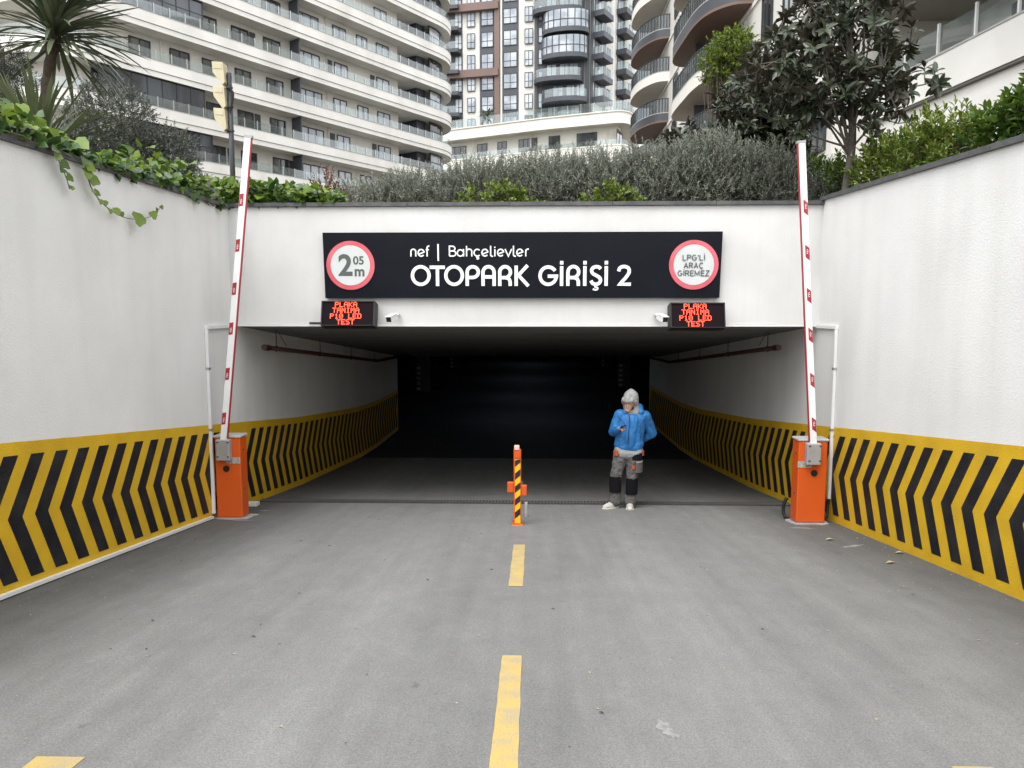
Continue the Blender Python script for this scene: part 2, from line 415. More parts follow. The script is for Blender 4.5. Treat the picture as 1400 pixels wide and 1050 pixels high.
b = MB()
ys = [-26] + [-20 + i for i in range(20)] + [i * .5 for i in range(35)] + [17.5]
xs = [XL - .15, -2, 0, 2, XR + .15]
vs = [(x, y, zr(y)) for y in ys for x in xs]
n = len(xs)
b.add(vs, [(j * n + i, j * n + i + 1, (j + 1) * n + i + 1, (j + 1) * n + i) for j in range(len(ys) - 1) for i in range(n - 1)])
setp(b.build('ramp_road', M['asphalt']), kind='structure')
b = MB()
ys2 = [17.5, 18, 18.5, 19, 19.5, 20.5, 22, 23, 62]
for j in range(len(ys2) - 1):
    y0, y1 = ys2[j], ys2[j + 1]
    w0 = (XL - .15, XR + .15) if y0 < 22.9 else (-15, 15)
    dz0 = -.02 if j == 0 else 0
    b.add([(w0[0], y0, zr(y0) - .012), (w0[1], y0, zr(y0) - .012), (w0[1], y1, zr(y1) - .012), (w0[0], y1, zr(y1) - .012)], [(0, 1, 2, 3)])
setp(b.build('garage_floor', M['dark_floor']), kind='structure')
b = MB()
for x0, x1, y0, y1 in ((-500, XL - .3, -500, 600), (XR + .3, 500, -500, 600), (XL - .3, XR + .3, PY + .5, 600), (XL - .3, XR + .3, -500, -26)):
    b.add([(x0, y0, 2.9), (x1, y0, 2.9), (x1, y1, 2.9), (x0, y1, 2.9)], [(0, 1, 2, 3)])
setp(b.build('ground', M['soil']), kind='structure')

# ---------------------------------------------------------------- retaining walls, tunnel walls, entrance beam
def ztop(y, side): return (3.0 + .015 * (y - 5.8)) if side < 0 else (3.0 + .035 * (y - 6.1))


CH_L = [(0, 1.14), (.165, 1.14), (-.155, .625), (.07, .10), (-.095, .10), (-.32, .625)]


def chevron_mesh(y, x0, x1, sgn):
    pts = [(CH_L[i][0], zr(y + CH_L[i][0]) + CH_L[i][1] - zr(y)) for i in range(6)] if sgn < 0 else \
          [(-p[0], zr(y - p[0]) + p[1] - zr(y)) for p in CH_L]
    vs = [(x0, a, c) for a, c in pts] + [(x1, a, c) for a, c in pts]
    fs = [(0, 1, 2, 5), (5, 2, 3, 4), (11, 8, 7, 6), (10, 9, 8, 11)] + [(i, (i + 1) % 6, 6 + (i + 1) % 6, 6 + i) for i in range(6)]
    return MB().add(vs, fs).mesh('chevron_stripe')


def build_wall(name, label, side, y0, y1, top, copings, first, pitch):
    xf = XL if side < 0 else XR
    xb = xf + side * .3
    root = empty(name, (xf, y0, zr(y0)), label, 'wall', 'white walls with hazard chevrons')
    nn = max(2, int((y1 - y0) / .8)); yy = [y0 + (y1 - y0) * i / nn for i in range(nn + 1)]
    vs = []
    for x in (xf, xb):
        vs += [(x, y, zr(y) - .25) for y in yy] + [(x, y, top(y)) for y in yy]
    k = nn + 1; fs = []
    for i in range(nn):
        fs += [(i, i + 1, k + i + 1, k + i), (2 * k + i + 1, 2 * k + i, 3 * k + i, 3 * k + i + 1), (k + i, k + i + 1, 3 * k + i + 1, 3 * k + i)]
    fs += [(0, k, 3 * k, 2 * k), (nn, 2 * k + nn, 3 * k + nn, k + nn)]
    MB().add(vs, fs).build('wall_face', M['stucco'], root)
    # painted yellow band, 3 mm proud
    xa = xf - side * .003
    vs = [(xa, y, zr(y) + .004) for y in yy] + [(xa, y, zr(y) + 1.25) for y in yy] + [(xf + side * .01, y, zr(y) + .004) for y in yy] + [(xf + side * .01, y, zr(y) + 1.25) for y in yy]
    fs = []
    for i in range(nn): fs += [(i, i + 1, k + i + 1, k + i), (k + i, k + i + 1, 3 * k + i + 1, 3 * k + i), (i, 2 * k + i, 2 * k + i + 1, i + 1)]
    fs += [(0, k, 3 * k, 2 * k), (nn, 2 * k + nn, 3 * k + nn, k + nn)]
    MB().add(vs, fs).build('yellow_band', M['yellow'], root)
    shared = None; y = first
    while y < y1 - (.10 if side < 0 else .34):
        if y - .33 > y0 or side > 0:
            if y < 12.5:
                if shared is None:
                    shared = chevron_mesh(0, xf - side * .006 - xf, side * .008, side); shared.materials.append(M['black'])
                me = shared
            else:
                me = chevron_mesh(y, -side * .006, side * .008, side); me.materials.append(M['black'])
            inst('chevron_stripe', me, root, (xf, y, zr(y)))
        y += pitch
    if copings:
        y = y0
        while y < y1 - .05:
            ye = min(y + 1.25, y1)
            z0, z1 = top(y), top(ye); a, c = xf - side * .045, xb + side * .03
            j = .004
            vs = [(a, y + j, z0), (c, y + j, z0), (c, ye - j, z1), (a, ye - j, z1), (a, y + j, z0 + .05), (c, y + j, z0 + .05), (c, ye - j, z1 + .05), (a, ye - j, z1 + .05)]
            MB().add(vs, [(3, 2, 1, 0), (4, 5, 6, 7), (0, 1, 5, 4), (1, 2, 6, 5), (2, 3, 7, 6), (3, 0, 4, 7)]).build('coping_stone', M['coping'], root)
            y = ye
    return root


build_wall('retaining_wall', 'long white ramp wall with ivy hanging over its top, left of the entrance', -1, -26, PY, lambda y: ztop(y, -1), True, 5.955 - .32 * 40, .32)
build_wall('retaining_wall', 'long white ramp wall below the green shrubs, right of the entrance', 1, -26, PY, lambda y: ztop(y, 1), True, 6.009 - .333 * 40, .333)
TC = lambda y: 1.46 - (y - PY) * .0945
build_wall('tunnel_wall', 'shadowed chevron wall inside the entrance behind the left barrier cabinet', -1, PY + .001, 22.7, TC, False, 10.44, .325)
build_wall('tunnel_wall', 'shadowed chevron wall inside the entrance behind the man in the blue jacket', 1, PY + .001, 24.6, lambda y: TC(min(y, 22.7)), False, 10.35, .325)

t = empty('entrance_beam', (-.15, PY, 1.445), 'white concrete beam over the garage entrance carrying the black sign', 'beam')
MB().box(XL - .31, XR + .31, PY, PY + .35, 1.475, 3.085).build('beam_face', M['plaster'], t)
MB().box(XL + .002, XR - .002, PY - .012, PY + .35, 1.445, 1.473).build('drip_edge', M['white_plastic'], t)
x = XL - .3
while x < XR + .3:
    xe = min(x + 1.4, XR + .3)
    MB().box(x + .003, xe - .003, PY - .05, PY + .4, 3.087 + random.uniform(0, .004), 3.14).build('coping_stone', M['coping'], t)
    x = xe
b = MB()
yc = [PY + .36, 14, 18, 22.7]
for i in range(3):
    y0, y1 = yc[i], yc[i + 1]
    b.add([(XL - .3, y0, TC(y0)), (XR + .3, y0, TC(y0)), (XR + .3, y1, TC(y1)), (XL - .3, y1, TC(y1)),
           (XL - .3, y0, TC(y0) + .3), (XR + .3, y0, TC(y0) + .3), (XR + .3, y1, TC(y1) + .3), (XL - .3, y1, TC(y1) + .3)],
          [(0, 1, 2, 3), (7, 6, 5, 4), (0, 3, 7, 4), (1, 5, 6, 2)] + ([(0, 4, 5, 1)] if i == 0 else []))
b.box(-15, 15, 22.702, 23.0, TC(22.7), 1.2)
b.box(-15, 15, 23.001, 62, .62, 1.2)
setp(b.build('ceiling', M['ceil']), kind='structure')
b = MB()
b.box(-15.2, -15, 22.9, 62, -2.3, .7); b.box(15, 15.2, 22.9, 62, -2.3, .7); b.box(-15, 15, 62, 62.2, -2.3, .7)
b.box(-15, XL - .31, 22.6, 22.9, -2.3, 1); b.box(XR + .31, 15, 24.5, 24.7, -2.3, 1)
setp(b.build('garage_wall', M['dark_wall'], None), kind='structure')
# garage columns deep inside with hazard corner stripes
for i, (x, y, lab) in enumerate(((-5.1, 34, 'dim concrete column far inside the garage, on the left'), (4.5, 36, 'dim striped concrete column far inside the garage, near the hooded man'),
                                 (-5.1, 48, 'second dim concrete column deep in the garage on the left'), (5.0, 50, 'second dim concrete column deep in the garage on the right'))):
    t = empty('garage_column', (x, y, -2.03), lab, 'column', 'columns inside the garage')
    MB().bevbox(x - .28, x + .28, y - .28, y + .28, -2.03, .62, .02).build('shaft', M['dark_wall'], t)
    for k in range(5):
        z = -1.95 + k * .24
        MB().box(x - .285, x - .10, y - .287, y - .281, z, z + .12).build('hazard_stripe', M['hub'], t)
    if i < 2:
        MB().box(x - .25, x + .25, y - .36, y - .288, -.15, .12).build('number_board', M['lid'], t)

M['lamp'] = emitmat('dim_lamp_diffuser', (.72, .85, 1.0), 6)
for y, lab in ((24.8, 'first dim strip lamp on the garage ceiling behind the beam'), (31.5, 'second dim strip lamp along the garage ceiling'), (40.5, 'third dim strip lamp along the garage ceiling'), (52, 'last dim strip lamp at the back of the garage ceiling')):
    t = empty('ceiling_lamp', (-.2, y, .6), lab, 'lamp', 'strip lamps on the garage ceiling')
    MB().box(-.85, .45, y - .08, y + .08, .565, .618).build('housing', M['lid'], t)
    MB().box(-.83, .43, y - .065, y + .065, .545, .5645).build('diffuser', M['lamp'], t)

# ---------------------------------------------------------------- conduits and pipes on the walls
def rect_tube(mb, pts, w):
    for a, c in zip(pts[:-1], pts[1:]):
        lo = [min(a[i], c[i]) - w / 2 for i in range(3)]; hi = [max(a[i], c[i]) + w / 2 for i in range(3)]
        mb.box(lo[0], hi[0], lo[1], hi[1], lo[2], hi[2])


for side, xf, y, zb, lab in ((-1, XL, 9.33, -1.0, 'white square conduit running up the wall beside the left barrier'), (1, XR, 9.55, -.80, 'white square conduit running up the wall beside the right barrier')):
    t = empty('cable_conduit', (xf, y, zb), lab, 'conduit', 'white cable conduits at the entrance corners')
    xa = xf - side * .022
    MB().bevbox(xa - .02, xa + .02, y - .02, y + .02, zb, 1.425, .005).build('upright', M['white_plastic'], t)
    MB().box(xa - .021, xa + .021, y - .021, PY - .001, 1.426, 1.468).build('crosspiece', M['white_plastic'], t)
    for z in (.9, .1): MB().box(xa - .024, xa + .024, y - .025, y + .025, z, z + .03).build('clip', M['steel'], t)
# base trunking along the left wall
t = empty('wall_skirting', (XL, 7, zr(7)), 'white cable trunking along the foot of the left ramp wall', 'trunking')
y = 2.0
while y < 9.25:
    ye = min(y + 2, 9.28); x0, x1 = XL + .003, XL + .045
    vs = [(x0, y, zr(y) + .012), (x1, y, zr(y) + .012), (x1, ye, zr(ye) + .012), (x0, ye, zr(ye) + .012), (x0, y, zr(y) + .042), (x1, y, zr(y) + .042), (x1, ye, zr(ye) + .042), (x0, ye, zr(ye) + .042)]
    MB().add(vs, [(3, 2, 1, 0), (4, 5, 6, 7), (0, 1, 5, 4), (1, 2, 6, 5), (2, 3, 7, 6), (3, 0, 4, 7)]).build('trunking_length', M['white_plastic'], t)
    y = ye + .004
o = MB().box(XL + .004, XL + .20, 10.35, 10.47, zr(10.4) + .012, zr(10.4) + .06).build('concrete_offcut', M['white_plastic'])
setp(o, 'short white trunking end lying on the ramp behind the left barrier', 'trunking')
# sprinkler pipes
for side, x, y0, y1, z0, z1, lab in ((-1, -3.92, 10.6, 18.4, 1.13, .42, 'dark red sprinkler pipe under the ceiling on the left'), (1, 3.66, 11.0, 19.6, 1.12, .32, 'dark red sprinkler pipe under the ceiling on the right')):
    t = empty('sprinkler_pipe', (x, y0, z0), lab, 'pipe', 'sprinkler pipes inside the entrance')
    MB().tube([(x, y0, z0), (x, y1, z1), (x - side * .5, y1 + 3.6, z1 + .02)], .035, 8).build('pipe', M['pipe_red'], t, smooth=True)
    MB().tube([(x, y0 - .02, z0), (x, y0 + .2, z0 - .018)], .045, 8).build('end_cap', M['pipe_red'], t)
    for k in range(4):
        y = y0 + .5 + k * 2.3; z = z0 + (z1 - z0) * (y - y0) / (y1 - y0)
        MB().tube([(x, y, z), (x, y, TC(y) + .02)], .008, 5).build('hanger_rod', M['iron'], t)
        MB().tube([(x, y - .02, z), (x, y + .02, z)], .045, 8).build('clamp', M['iron'], t)
    MB().tube([(x, y0 + .55, TC(y0 + .55)), (x, y0 + .95, z0 - .02)], .006, 5).build('brace_rod', M['iron'], t)

# ---------------------------------------------------------------- drain across the ramp
t = empty('drain_channel', (-.15, 10.95, zr(10.95)), 'black grated drain channel across the ramp behind the barriers', 'drain')
def tilt(x, y, z): return (x, y, zr(y) + z)
MB().box(XL + .01, XR - .01, 10.84, 11.06, -.02, .003).xf(tilt).build('channel', M['iron'], t)
MB().box(XL + .01, XR - .01, 10.815, 10.845, -.02, .018).xf(tilt).build('edge_rail', M['iron'], t)
MB().box(XL + .01, XR - .01, 11.055, 11.085, -.02, .018).xf(tilt).build('edge_rail', M['iron'], t)
bm_ = MB().box(-.014, .014, -.105, .105, -.005, .017).xf(lambda x, y, z: (x, y, z - .115 * y)).mesh('grate_bar'); bm_.materials.append(M['groove'])
k = 0; x = XL + .05
rest = MB()
while x < XR - .04:
    inst('grate_bar', bm_, t, (x, 10.95, zr(10.95))); x += .05
# ---------------------------------------------------------------- road markings
def marking(x0, x1, y0, y1, lab, skew=0):
    nseg = max(2, int((y1 - y0) / .1)); L_ = []; R_ = []
    for i in range(nseg + 1):
        y = y0 + (y1 - y0) * i / nseg; j = .003
        L_.append((x0 + skew * i / nseg + random.uniform(-j, j), y)); R_.append((x1 + skew * i / nseg + random.uniform(-j, j), y))
    vs = [(x, y, zr(y) + .004) for x, y in L_ + R_]
    vs += [(x, y, zr(y) + .0005) for x, y in L_ + R_]
    k = nseg + 1
    fs = [(i, k + i, k + i + 1, i + 1) for i in range(nseg)] + [(2 * k + i, i, i + 1, 2 * k + i + 1) for i in range(nseg)] + [(k + i, 3 * k + i, 3 * k + i + 1, k + i + 1) for i in range(nseg)]
    o = MB().add(vs, fs).build('road_marking', M['linepaint'])
    setp(o, lab, 'road marking', 'yellow lines painted on the ramp')


marking(-.20, -.075, 6.06, 7.81, 'short worn yellow centre dash nearer the striped post')
marking(-.185, -.06, 2.2, 4.40, 'long yellow centre dash running out at the bottom of the picture')
marking(-2.22, -2.0, 1.2, 3.05, 'yellow painted line end in the left lane at the bottom edge')
marking(1.85, 2.03, 1.2, 3.10, 'yellow painted line end in the right lane at the bottom edge', -.0)
# ---------------------------------------------------------------- the sign
SG = Vector((-.155, PY - .001, 2.28))
sign = empty('entrance_sign', SG, 'wide black entrance sign reading OTOPARK GİRİŞİ 2 on the white beam', 'sign')
b = MB()
fy = -.085
fr = [(-2.712, -.443), (2.700, -.443), (2.715, .445), (-2.722, .445)]
vs = [(x, fy - (.03 if z > 0 else 0), z) for x, z in fr] + [(x, 0, z) for x, z in fr]
b.add(vs, [(0, 1, 2, 3), (7, 6, 5, 4), (0, 4, 5, 1), (1, 5, 6, 2), (2, 6, 7, 3), (3, 7, 4, 0)]).build('sign_board', M['sign'], sign, local=True)


def smooth_path(pts, n=6):
    out = []
    for i in range(len(pts) - 1):
        p0, p1, p2, p3 = pts[max(i - 1, 0)], pts[i], pts[i + 1], pts[min(i + 2, len(pts) - 1)]
        for k in range(n):
            q = k / n
            out.append(tuple(.5 * (2 * p1[a] + (p2[a] - p0[a]) * q + (2 * p0[a] - 5 * p1[a] + 4 * p2[a] - p3[a]) * q * q + (3 * p1[a] - p0[a] - 3 * p2[a] + p3[a]) * q ** 3) for a in (0, 1)))
    return out + [pts[-1]]


def arc(cx, cz, rx, rz, a0, a1, n=14):
    return [(cx + rx * math.cos(R(a0 + (a1 - a0) * i / n)), cz + rz * math.sin(R(a0 + (a1 - a0) * i / n))) for i in range(n + 1)]


def face_y(z): return fy - .03 * (z - (2.28 - .443) + 0) / .888


def letter(strokes, w, name='letter', depth=.012, mat='letter', parent=None, lift=0):
    """flat ribbon strokes standing proud of the board; each stroke a path in sign x,z"""
    b = MB()
    for si, st in enumerate(strokes):
        closed = len(st) > 3 and abs(st[0][0] - st[-1][0]) + abs(st[0][1] - st[-1][1]) < 1e-6
        p = st[:-1] if closed else st
        n = len(p); A = []; B = []
        for i in range(n):
            q = Vector(p[i])
            def dirn(a, c):
                t = Vector(c) - Vector(a); t.normalize(); return t
            if closed: t0, t1 = dirn(p[i - 1], p[i]), dirn(p[i], p[(i + 1) % n])
            else:
                t0 = dirn(p[i - 1], p[i]) if i > 0 else dirn(p[0], p[1])
                t1 = dirn(p[i], p[i + 1]) if i < n - 1 else t0
            n0, n1 = Vector((-t0.y, t0.x)), Vector((-t1.y, t1.x))
            m = n0 + n1; m.normalize(); s = w / 2 / max(.5, m.dot(n0))
            A.append(q + m * s); B.append(q - m * s)
        base = len(b.v); e = si * .0004
        for q in A + B:
            yy = face_y(q.y); b.v.append((q.x - SG.x, yy - depth - e - lift, q.y - SG.z))
        for q in A + B:
            yy = face_y(q.y); b.v.append((q.x - SG.x, yy - .0005 - lift, q.y - SG.z))
        for i in range(n if closed else n - 1):
            j = (i + 1) % n
            for f in ((i, j, n + j, n + i), (2 * n + i, 2 * n + j, j, i), (n + i, n + j, 3 * n + j, 3 * n + i)):
                b.f.append(tuple(base + q for q in f)); b.m.append(0)
        if not closed:
            for i in (0, n - 1): b.f.append(tuple(base + q for q in (i, n + i, 3 * n + i, 2 * n + i))); b.m.append(0)
    return b.build(name, M[mat], parent or sign, local=True)


w = .046
letter([arc(-1.535, 2.142, .1145, .1195, 0, 360, 36)], w)
letter([[(-1.411, 2.254), (-1.202, 2.254)], [(-1.305, 2.0), (-1.305, 2.24)]], w)
letter([arc(-1.077, 2.142, .1135, .1195, 0, 360, 36)], w)
letter([[(-.897, 2.0)] + arc(-.82, 2.188, .077, .073, 180, -90) + [(-.89, 2.115)]], w)
letter([[(-.68, 2.0)] + arc(-.604, 2.185, .076, .076, 180, 0) + [(-.528, 2.0)], [(-.67, 2.122), (-.54, 2.122)]], w)
def R_(x0): letter([[(x0 + .023, 2.0)] + arc(x0 + .096, 2.188, .073, .073, 180, -30) + smooth_path([(x0 + .152, 2.14), (x0 + .125, 2.117), (x0 + .09, 2.112)], 3)[1:] + [(x0 + .03, 2.112)],
                    smooth_path([(x0 + .10, 2.112), (x0 + .145, 2.098), (x0 + .164, 2.06)], 4) + [(x0 + .167, 2.0)]], w)
R_(-.473)
letter([[(-.226, 2.0), (-.226, 2.275)], [(-.07, 2.278), (-.195, 2.145), (-.058, 1.998)]], w)
letter([arc(.212, 2.138, .112, .117, 34, 354, 30) + [(.324, 2.131), (.205, 2.131)]], w)
for x in (.3945, .7105, 1.001):
    letter([[(x, 2.0), (x, 2.266)], [(x, 2.288), (x, 2.336)]], w)
R_(.458)
letter([smooth_path([(.925, 2.228), (.903, 2.25), (.862, 2.258), (.818, 2.24), (.802, 2.202), (.822, 2.165), (.87, 2.138), (.913, 2.108), (.924, 2.068), (.902, 2.034), (.86, 2.022), (.818, 2.034), (.794, 2.07)])], w)
letter([smooth_path([(.858, 2.005), (.853, 1.985), (.88, 1.978), (.886, 1.958), (.862, 1.946), (.822, 1.956)], 4)], .024, 'cedilla')
letter([smooth_path([(1.17, 2.195), (1.185, 2.24), (1.24, 2.26), (1.298, 2.24), (1.312, 2.185), (1.275, 2.12), (1.235, 2.075), (1.19, 2.022)]) + [(1.338, 2.022)]], w)
C = lambda x, y: (-1.675 + (x - 150) * .001447, 2.399 - (y - 217) * .00143)
CP = lambda *q: [C(*p) for p in q]
def CA(cx, cy, rx, ry, a0, a1, n=12): return [C(cx + rx * math.cos(R(a0 + (a1 - a0) * i / n)), cy - ry * math.sin(R(a0 + (a1 - a0) * i / n))) for i in range(n + 1)]
w2 = .0175
def small_e(cx): letter([CP((cx - 26, 196)) + CA(cx, 182, 29, 32, 14, 320)], w2)
letter([[C(157, 217)] + CA(180, 170, 23, 22, 180, 0) + [C(203, 217)]], w2)
small_e(254)
letter([[C(310, 217), C(310, 140)] + smooth_path(CP((310, 135), (317, 122), (333, 118)), 3), CP((298, 152), (328, 152))], w2)
letter([CP((415, 100), (415, 258))], .021, 'divider')
letter([CP((522, 213), (522, 120)) + CA(550, 143, 24, 22, 90, -90) + CP((530, 165)), [C(550, 165)] + CA(556, 189, 26, 24, 90, -90) + CP((522, 213))], w2)
letter([CA(625, 184, 29, 30, 30, 330), CP((655, 147), (655, 217))], w2)
letter([CP((684, 118), (684, 217)), [C(684, 172)] + CA(709, 170, 24, 22, 180, 0) + [C(733, 217)]], w2)
letter([CA(785, 182, 31, 32, 45, 315), smooth_path(CP((783, 216), (780, 226), (795, 228), (796, 238), (778, 241)), 3)], w2)
small_e(857)
letter([CP((911, 118), (911, 200)) + smooth_path(CP((911, 203), (918, 214), (934, 216)), 3)], w2)
letter([CP((951, 150), (951, 217)), CP((951, 126), (951, 138))], w2)
small_e(1005)
letter([CP((1047, 148), (1078, 216), (1109, 148))], w2)
letter([CP((1126, 118), (1126, 200)) + smooth_path(CP((1126, 203), (1133, 214), (1149, 216)), 3)], w2)
small_e(1186)
letter([[C(1242, 217), C(1242, 170)] + smooth_path(CP((1242, 168), (1249, 153), (1270, 148)), 3)], w2)
# round plates on the sign
for cx, kind in ((-2.502, 0), (2.182, 1)):
    pl = MB().disc((cx - SG.x, .001), .333, face_y(2.28) - .012, face_y(2.28) + .02, 48).build('round_plate', M['sign_red'], sign, local=True)
    MB().disc((cx - SG.x, .001), .272, face_y(2.28) - .0145, face_y(2.28) - .011, 48).build('white_disc', M['sign_white'], pl, local=True)
    yy = face_y(2.28) - .016
    if kind == 0:
        text_obj('2', .40, 'numeral', M['sign_print'], pl, (cx - SG.x - .068, yy, -.012), .011)
        text_obj('05', .155, 'numeral', M['sign_print'], pl, (cx - SG.x + .115, yy, .062), .004)
        text_obj('m', .19, 'unit_mark', M['sign_print'], pl, (cx - SG.x + .125, yy, -.085), .006)
    else:
        G_ = {'L': (.62, [[(0, 1), (0, 0), (.55, 0)]]), 'P': (.68, [[(0, 0), (0, 1), (.32, 1)] + arc(.32, .74, .26, .26, 90, -90, 8)[1:] + [(0, .48)]]),
              'G': (.84, [arc(.38, .5, .36, .5, 50, 340, 16) + [(.72, .46), (.42, .46)]]), "'": (.26, [[(.05, 1.02), (.05, .72)]]), 'İ': (.28, [[(.05, 0), (.05, .98)], [(.05, 1.14), (.05, 1.28)]]),
              'A': (.80, [[(0, 0), (.34, 1), (.68, 0)], [(.12, .34), (.56, .34)]]), 'R': (.76, [[(0, 0), (0, 1), (.34, 1)] + arc(.34, .75, .25, .25, 90, -90, 8)[1:] + [(0, .5)], [(.34, .48), (.62, 0)]]),
              'Ç': (.80, [arc(.38, .5, .36, .5, 48, 312, 16), [(.38, -.04), (.40, -.14), (.30, -.24)]]), 'E': (.66, [[(.56, 1), (0, 1), (0, 0), (.58, 0)], [(0, .52), (.50, .52)]]),
              'M': (.92, [[(0, 0), (0, 1), (.37, .18), (.74, 1), (.74, 0)]]), 'Z': (.70, [[(.04, 1), (.58, 1), (0, 0), (.62, 0)]])}
        for i, (tx, wd_) in enumerate((("LPG'Lİ", .300), ('ARAÇ', .265), ('GİREMEZ', .425))):
            tot = sum(G_[c][0] for c in tx) - .12; hh = .068; kx = wd_ / tot; x0 = cx - wd_ / 2; zb = 2.281 + .062 - i * .105
            st_ = []
            for c in tx:
                for s_ in G_[c][1]: st_.append([(x0 + u * kx * .84, zb + v * hh) for u, v in s_])
                x0 += G_[c][0] * kx
            letter(st_, .0120, 'lettering', .002, 'sign_print', pl, .0215)

# ---------------------------------------------------------------- LED boards
F57 = {'P': '11110 10001 10001 11110 10000 10000 10000', 'L': '10000 10000 10000 10000 10000 10000 11111', 'A': '01110 10001 10001 11111 10001 10001 10001',
       'K': '10001 10010 10100 11000 10100 10010 10001', 'T': '11111 00100 00100 00100 00100 00100 00100', 'N': '10001 11001 10101 10101 10011 10001 10001',
       'I': '01110 00100 00100 00100 00100 00100 01110', 'M': '10001 11011 10101 10101 10001 10001 10001', '1': '00100 01100 00100 00100 00100 00100 01110',
       '0': '01110 10001 10011 10101 11001 10001 01110', 'E': '11111 10000 10000 11110 10000 10000 11111', 'D': '11110 10001 10001 10001 10001 10001 11110',
       'S': '01111 10000 10000 01110 00001 00001 11110', ' ': '00000 ' * 7}
for x, z, lab, drop in ((-2.51, 1.625, 'small black LED board with red text under the 2.05 m end of the sign', 1), (2.215, 1.60, 'small black LED board with red text under the LPG end of the sign', 2)):
    t = empty('led_board', (x, 9.93, z), lab, 'display', 'red LED boards under the sign', (R(-13), 0, 0))
    wd, h = .365, .172
    b = MB(); b.box(-wd, wd, .0, .2, -h, h); b.build('housing', M['black_plastic'], t, local=True)
    b = MB()
    for q in ((-wd, wd, -.02, -.0005, h - .014, h), (-wd, wd, -.02, -.0005, -h, -h + .010), (-wd, -wd + .016, -.02, -.0005, -h + .0102, h - .0142), (wd - .016, wd, -.02, -.0005, -h + .0102, h - .0142)): b.box(*q)
    b.build('bezel', M['black_plastic'], t, local=True)
    MB().box(-wd + .017, wd - .017, -.004, -.0006, -h + .0105, h - .0145).build('dark_face', M['led_face'], t, local=True)
    MB().box(-.06, .06, .2, .255, -.06, .06).build('wall_bracket', M['iron'], t, local=True)
    p = .0104
    for li, tx in enumerate(('PLAKA', 'TANIMA', 'P10 LED', 'TEST')):
        b = MB(); x0 = -len(tx) * 6 * p / 2 - .02; zt = h - .019 - li * 8 * p * .965
        for ci, ch in enumerate(tx):
            for ri, row in enumerate(F57[ch].split()):
                for cj, bit in enumerate(row):
                    if bit == '1':
                        cx, cz = x0 + (ci * 6 + cj) * p, zt - ri * p * .965; a = .0043
                        b.add([(cx - a, -.006, cz - a), (cx + a, -.006, cz - a), (cx + a, -.006, cz + a), (cx - a, -.006, cz + a),
                               (cx - a, -.0038, cz - a), (cx + a, -.0038, cz - a), (cx + a, -.0038, cz + a), (cx - a, -.0038, cz + a)],
                              [(0, 1, 2, 3), (0, 4, 5, 1), (1, 5, 6, 2), (2, 6, 7, 3), (3, 7, 4, 0)])
        b.build('text_line', M['led'], t, local=True)
o = MB().tube([(-2.87, PY - .02, 1.49), (-3.12, PY - .02, 1.492)], .012, 6).build('cable', M['black_plastic']); setp(o, 'short black cable leaving the left LED board along the beam', 'cable')
# CCTV cameras
for x, y, rz, lab in ((-1.915, 10.0, -18, 'small white bullet camera beside the left LED board'), (1.745, 10.0, 18, 'small white bullet camera beside the right LED board')):
    t = empty('security_camera', (x, y, 1.57), lab, 'camera', 'bullet cameras under the sign', (R(14), 0, R(rz))); t.scale = (.85, .85, .85)
    MB().bevbox(-.046, .046, -.13, .10, -.042, .042, .014).build('housing', M['white_plastic'], t, local=True)
    MB().box(-.052, .052, -.155, .08, .043, .052).build('sun_shield', M['white_plastic'], t, local=True)
    MB().bevbox(-.043, .043, -.138, -.1305, -.039, .036, .003).build('lens', M['black_plastic'], t, local=True)
    MB().tube([(0, .06, .0), (.0, .14, .0), (.0, .23, -.01)], .022, 8).build('mount', M['white_plastic'], t, local=True, smooth=True)

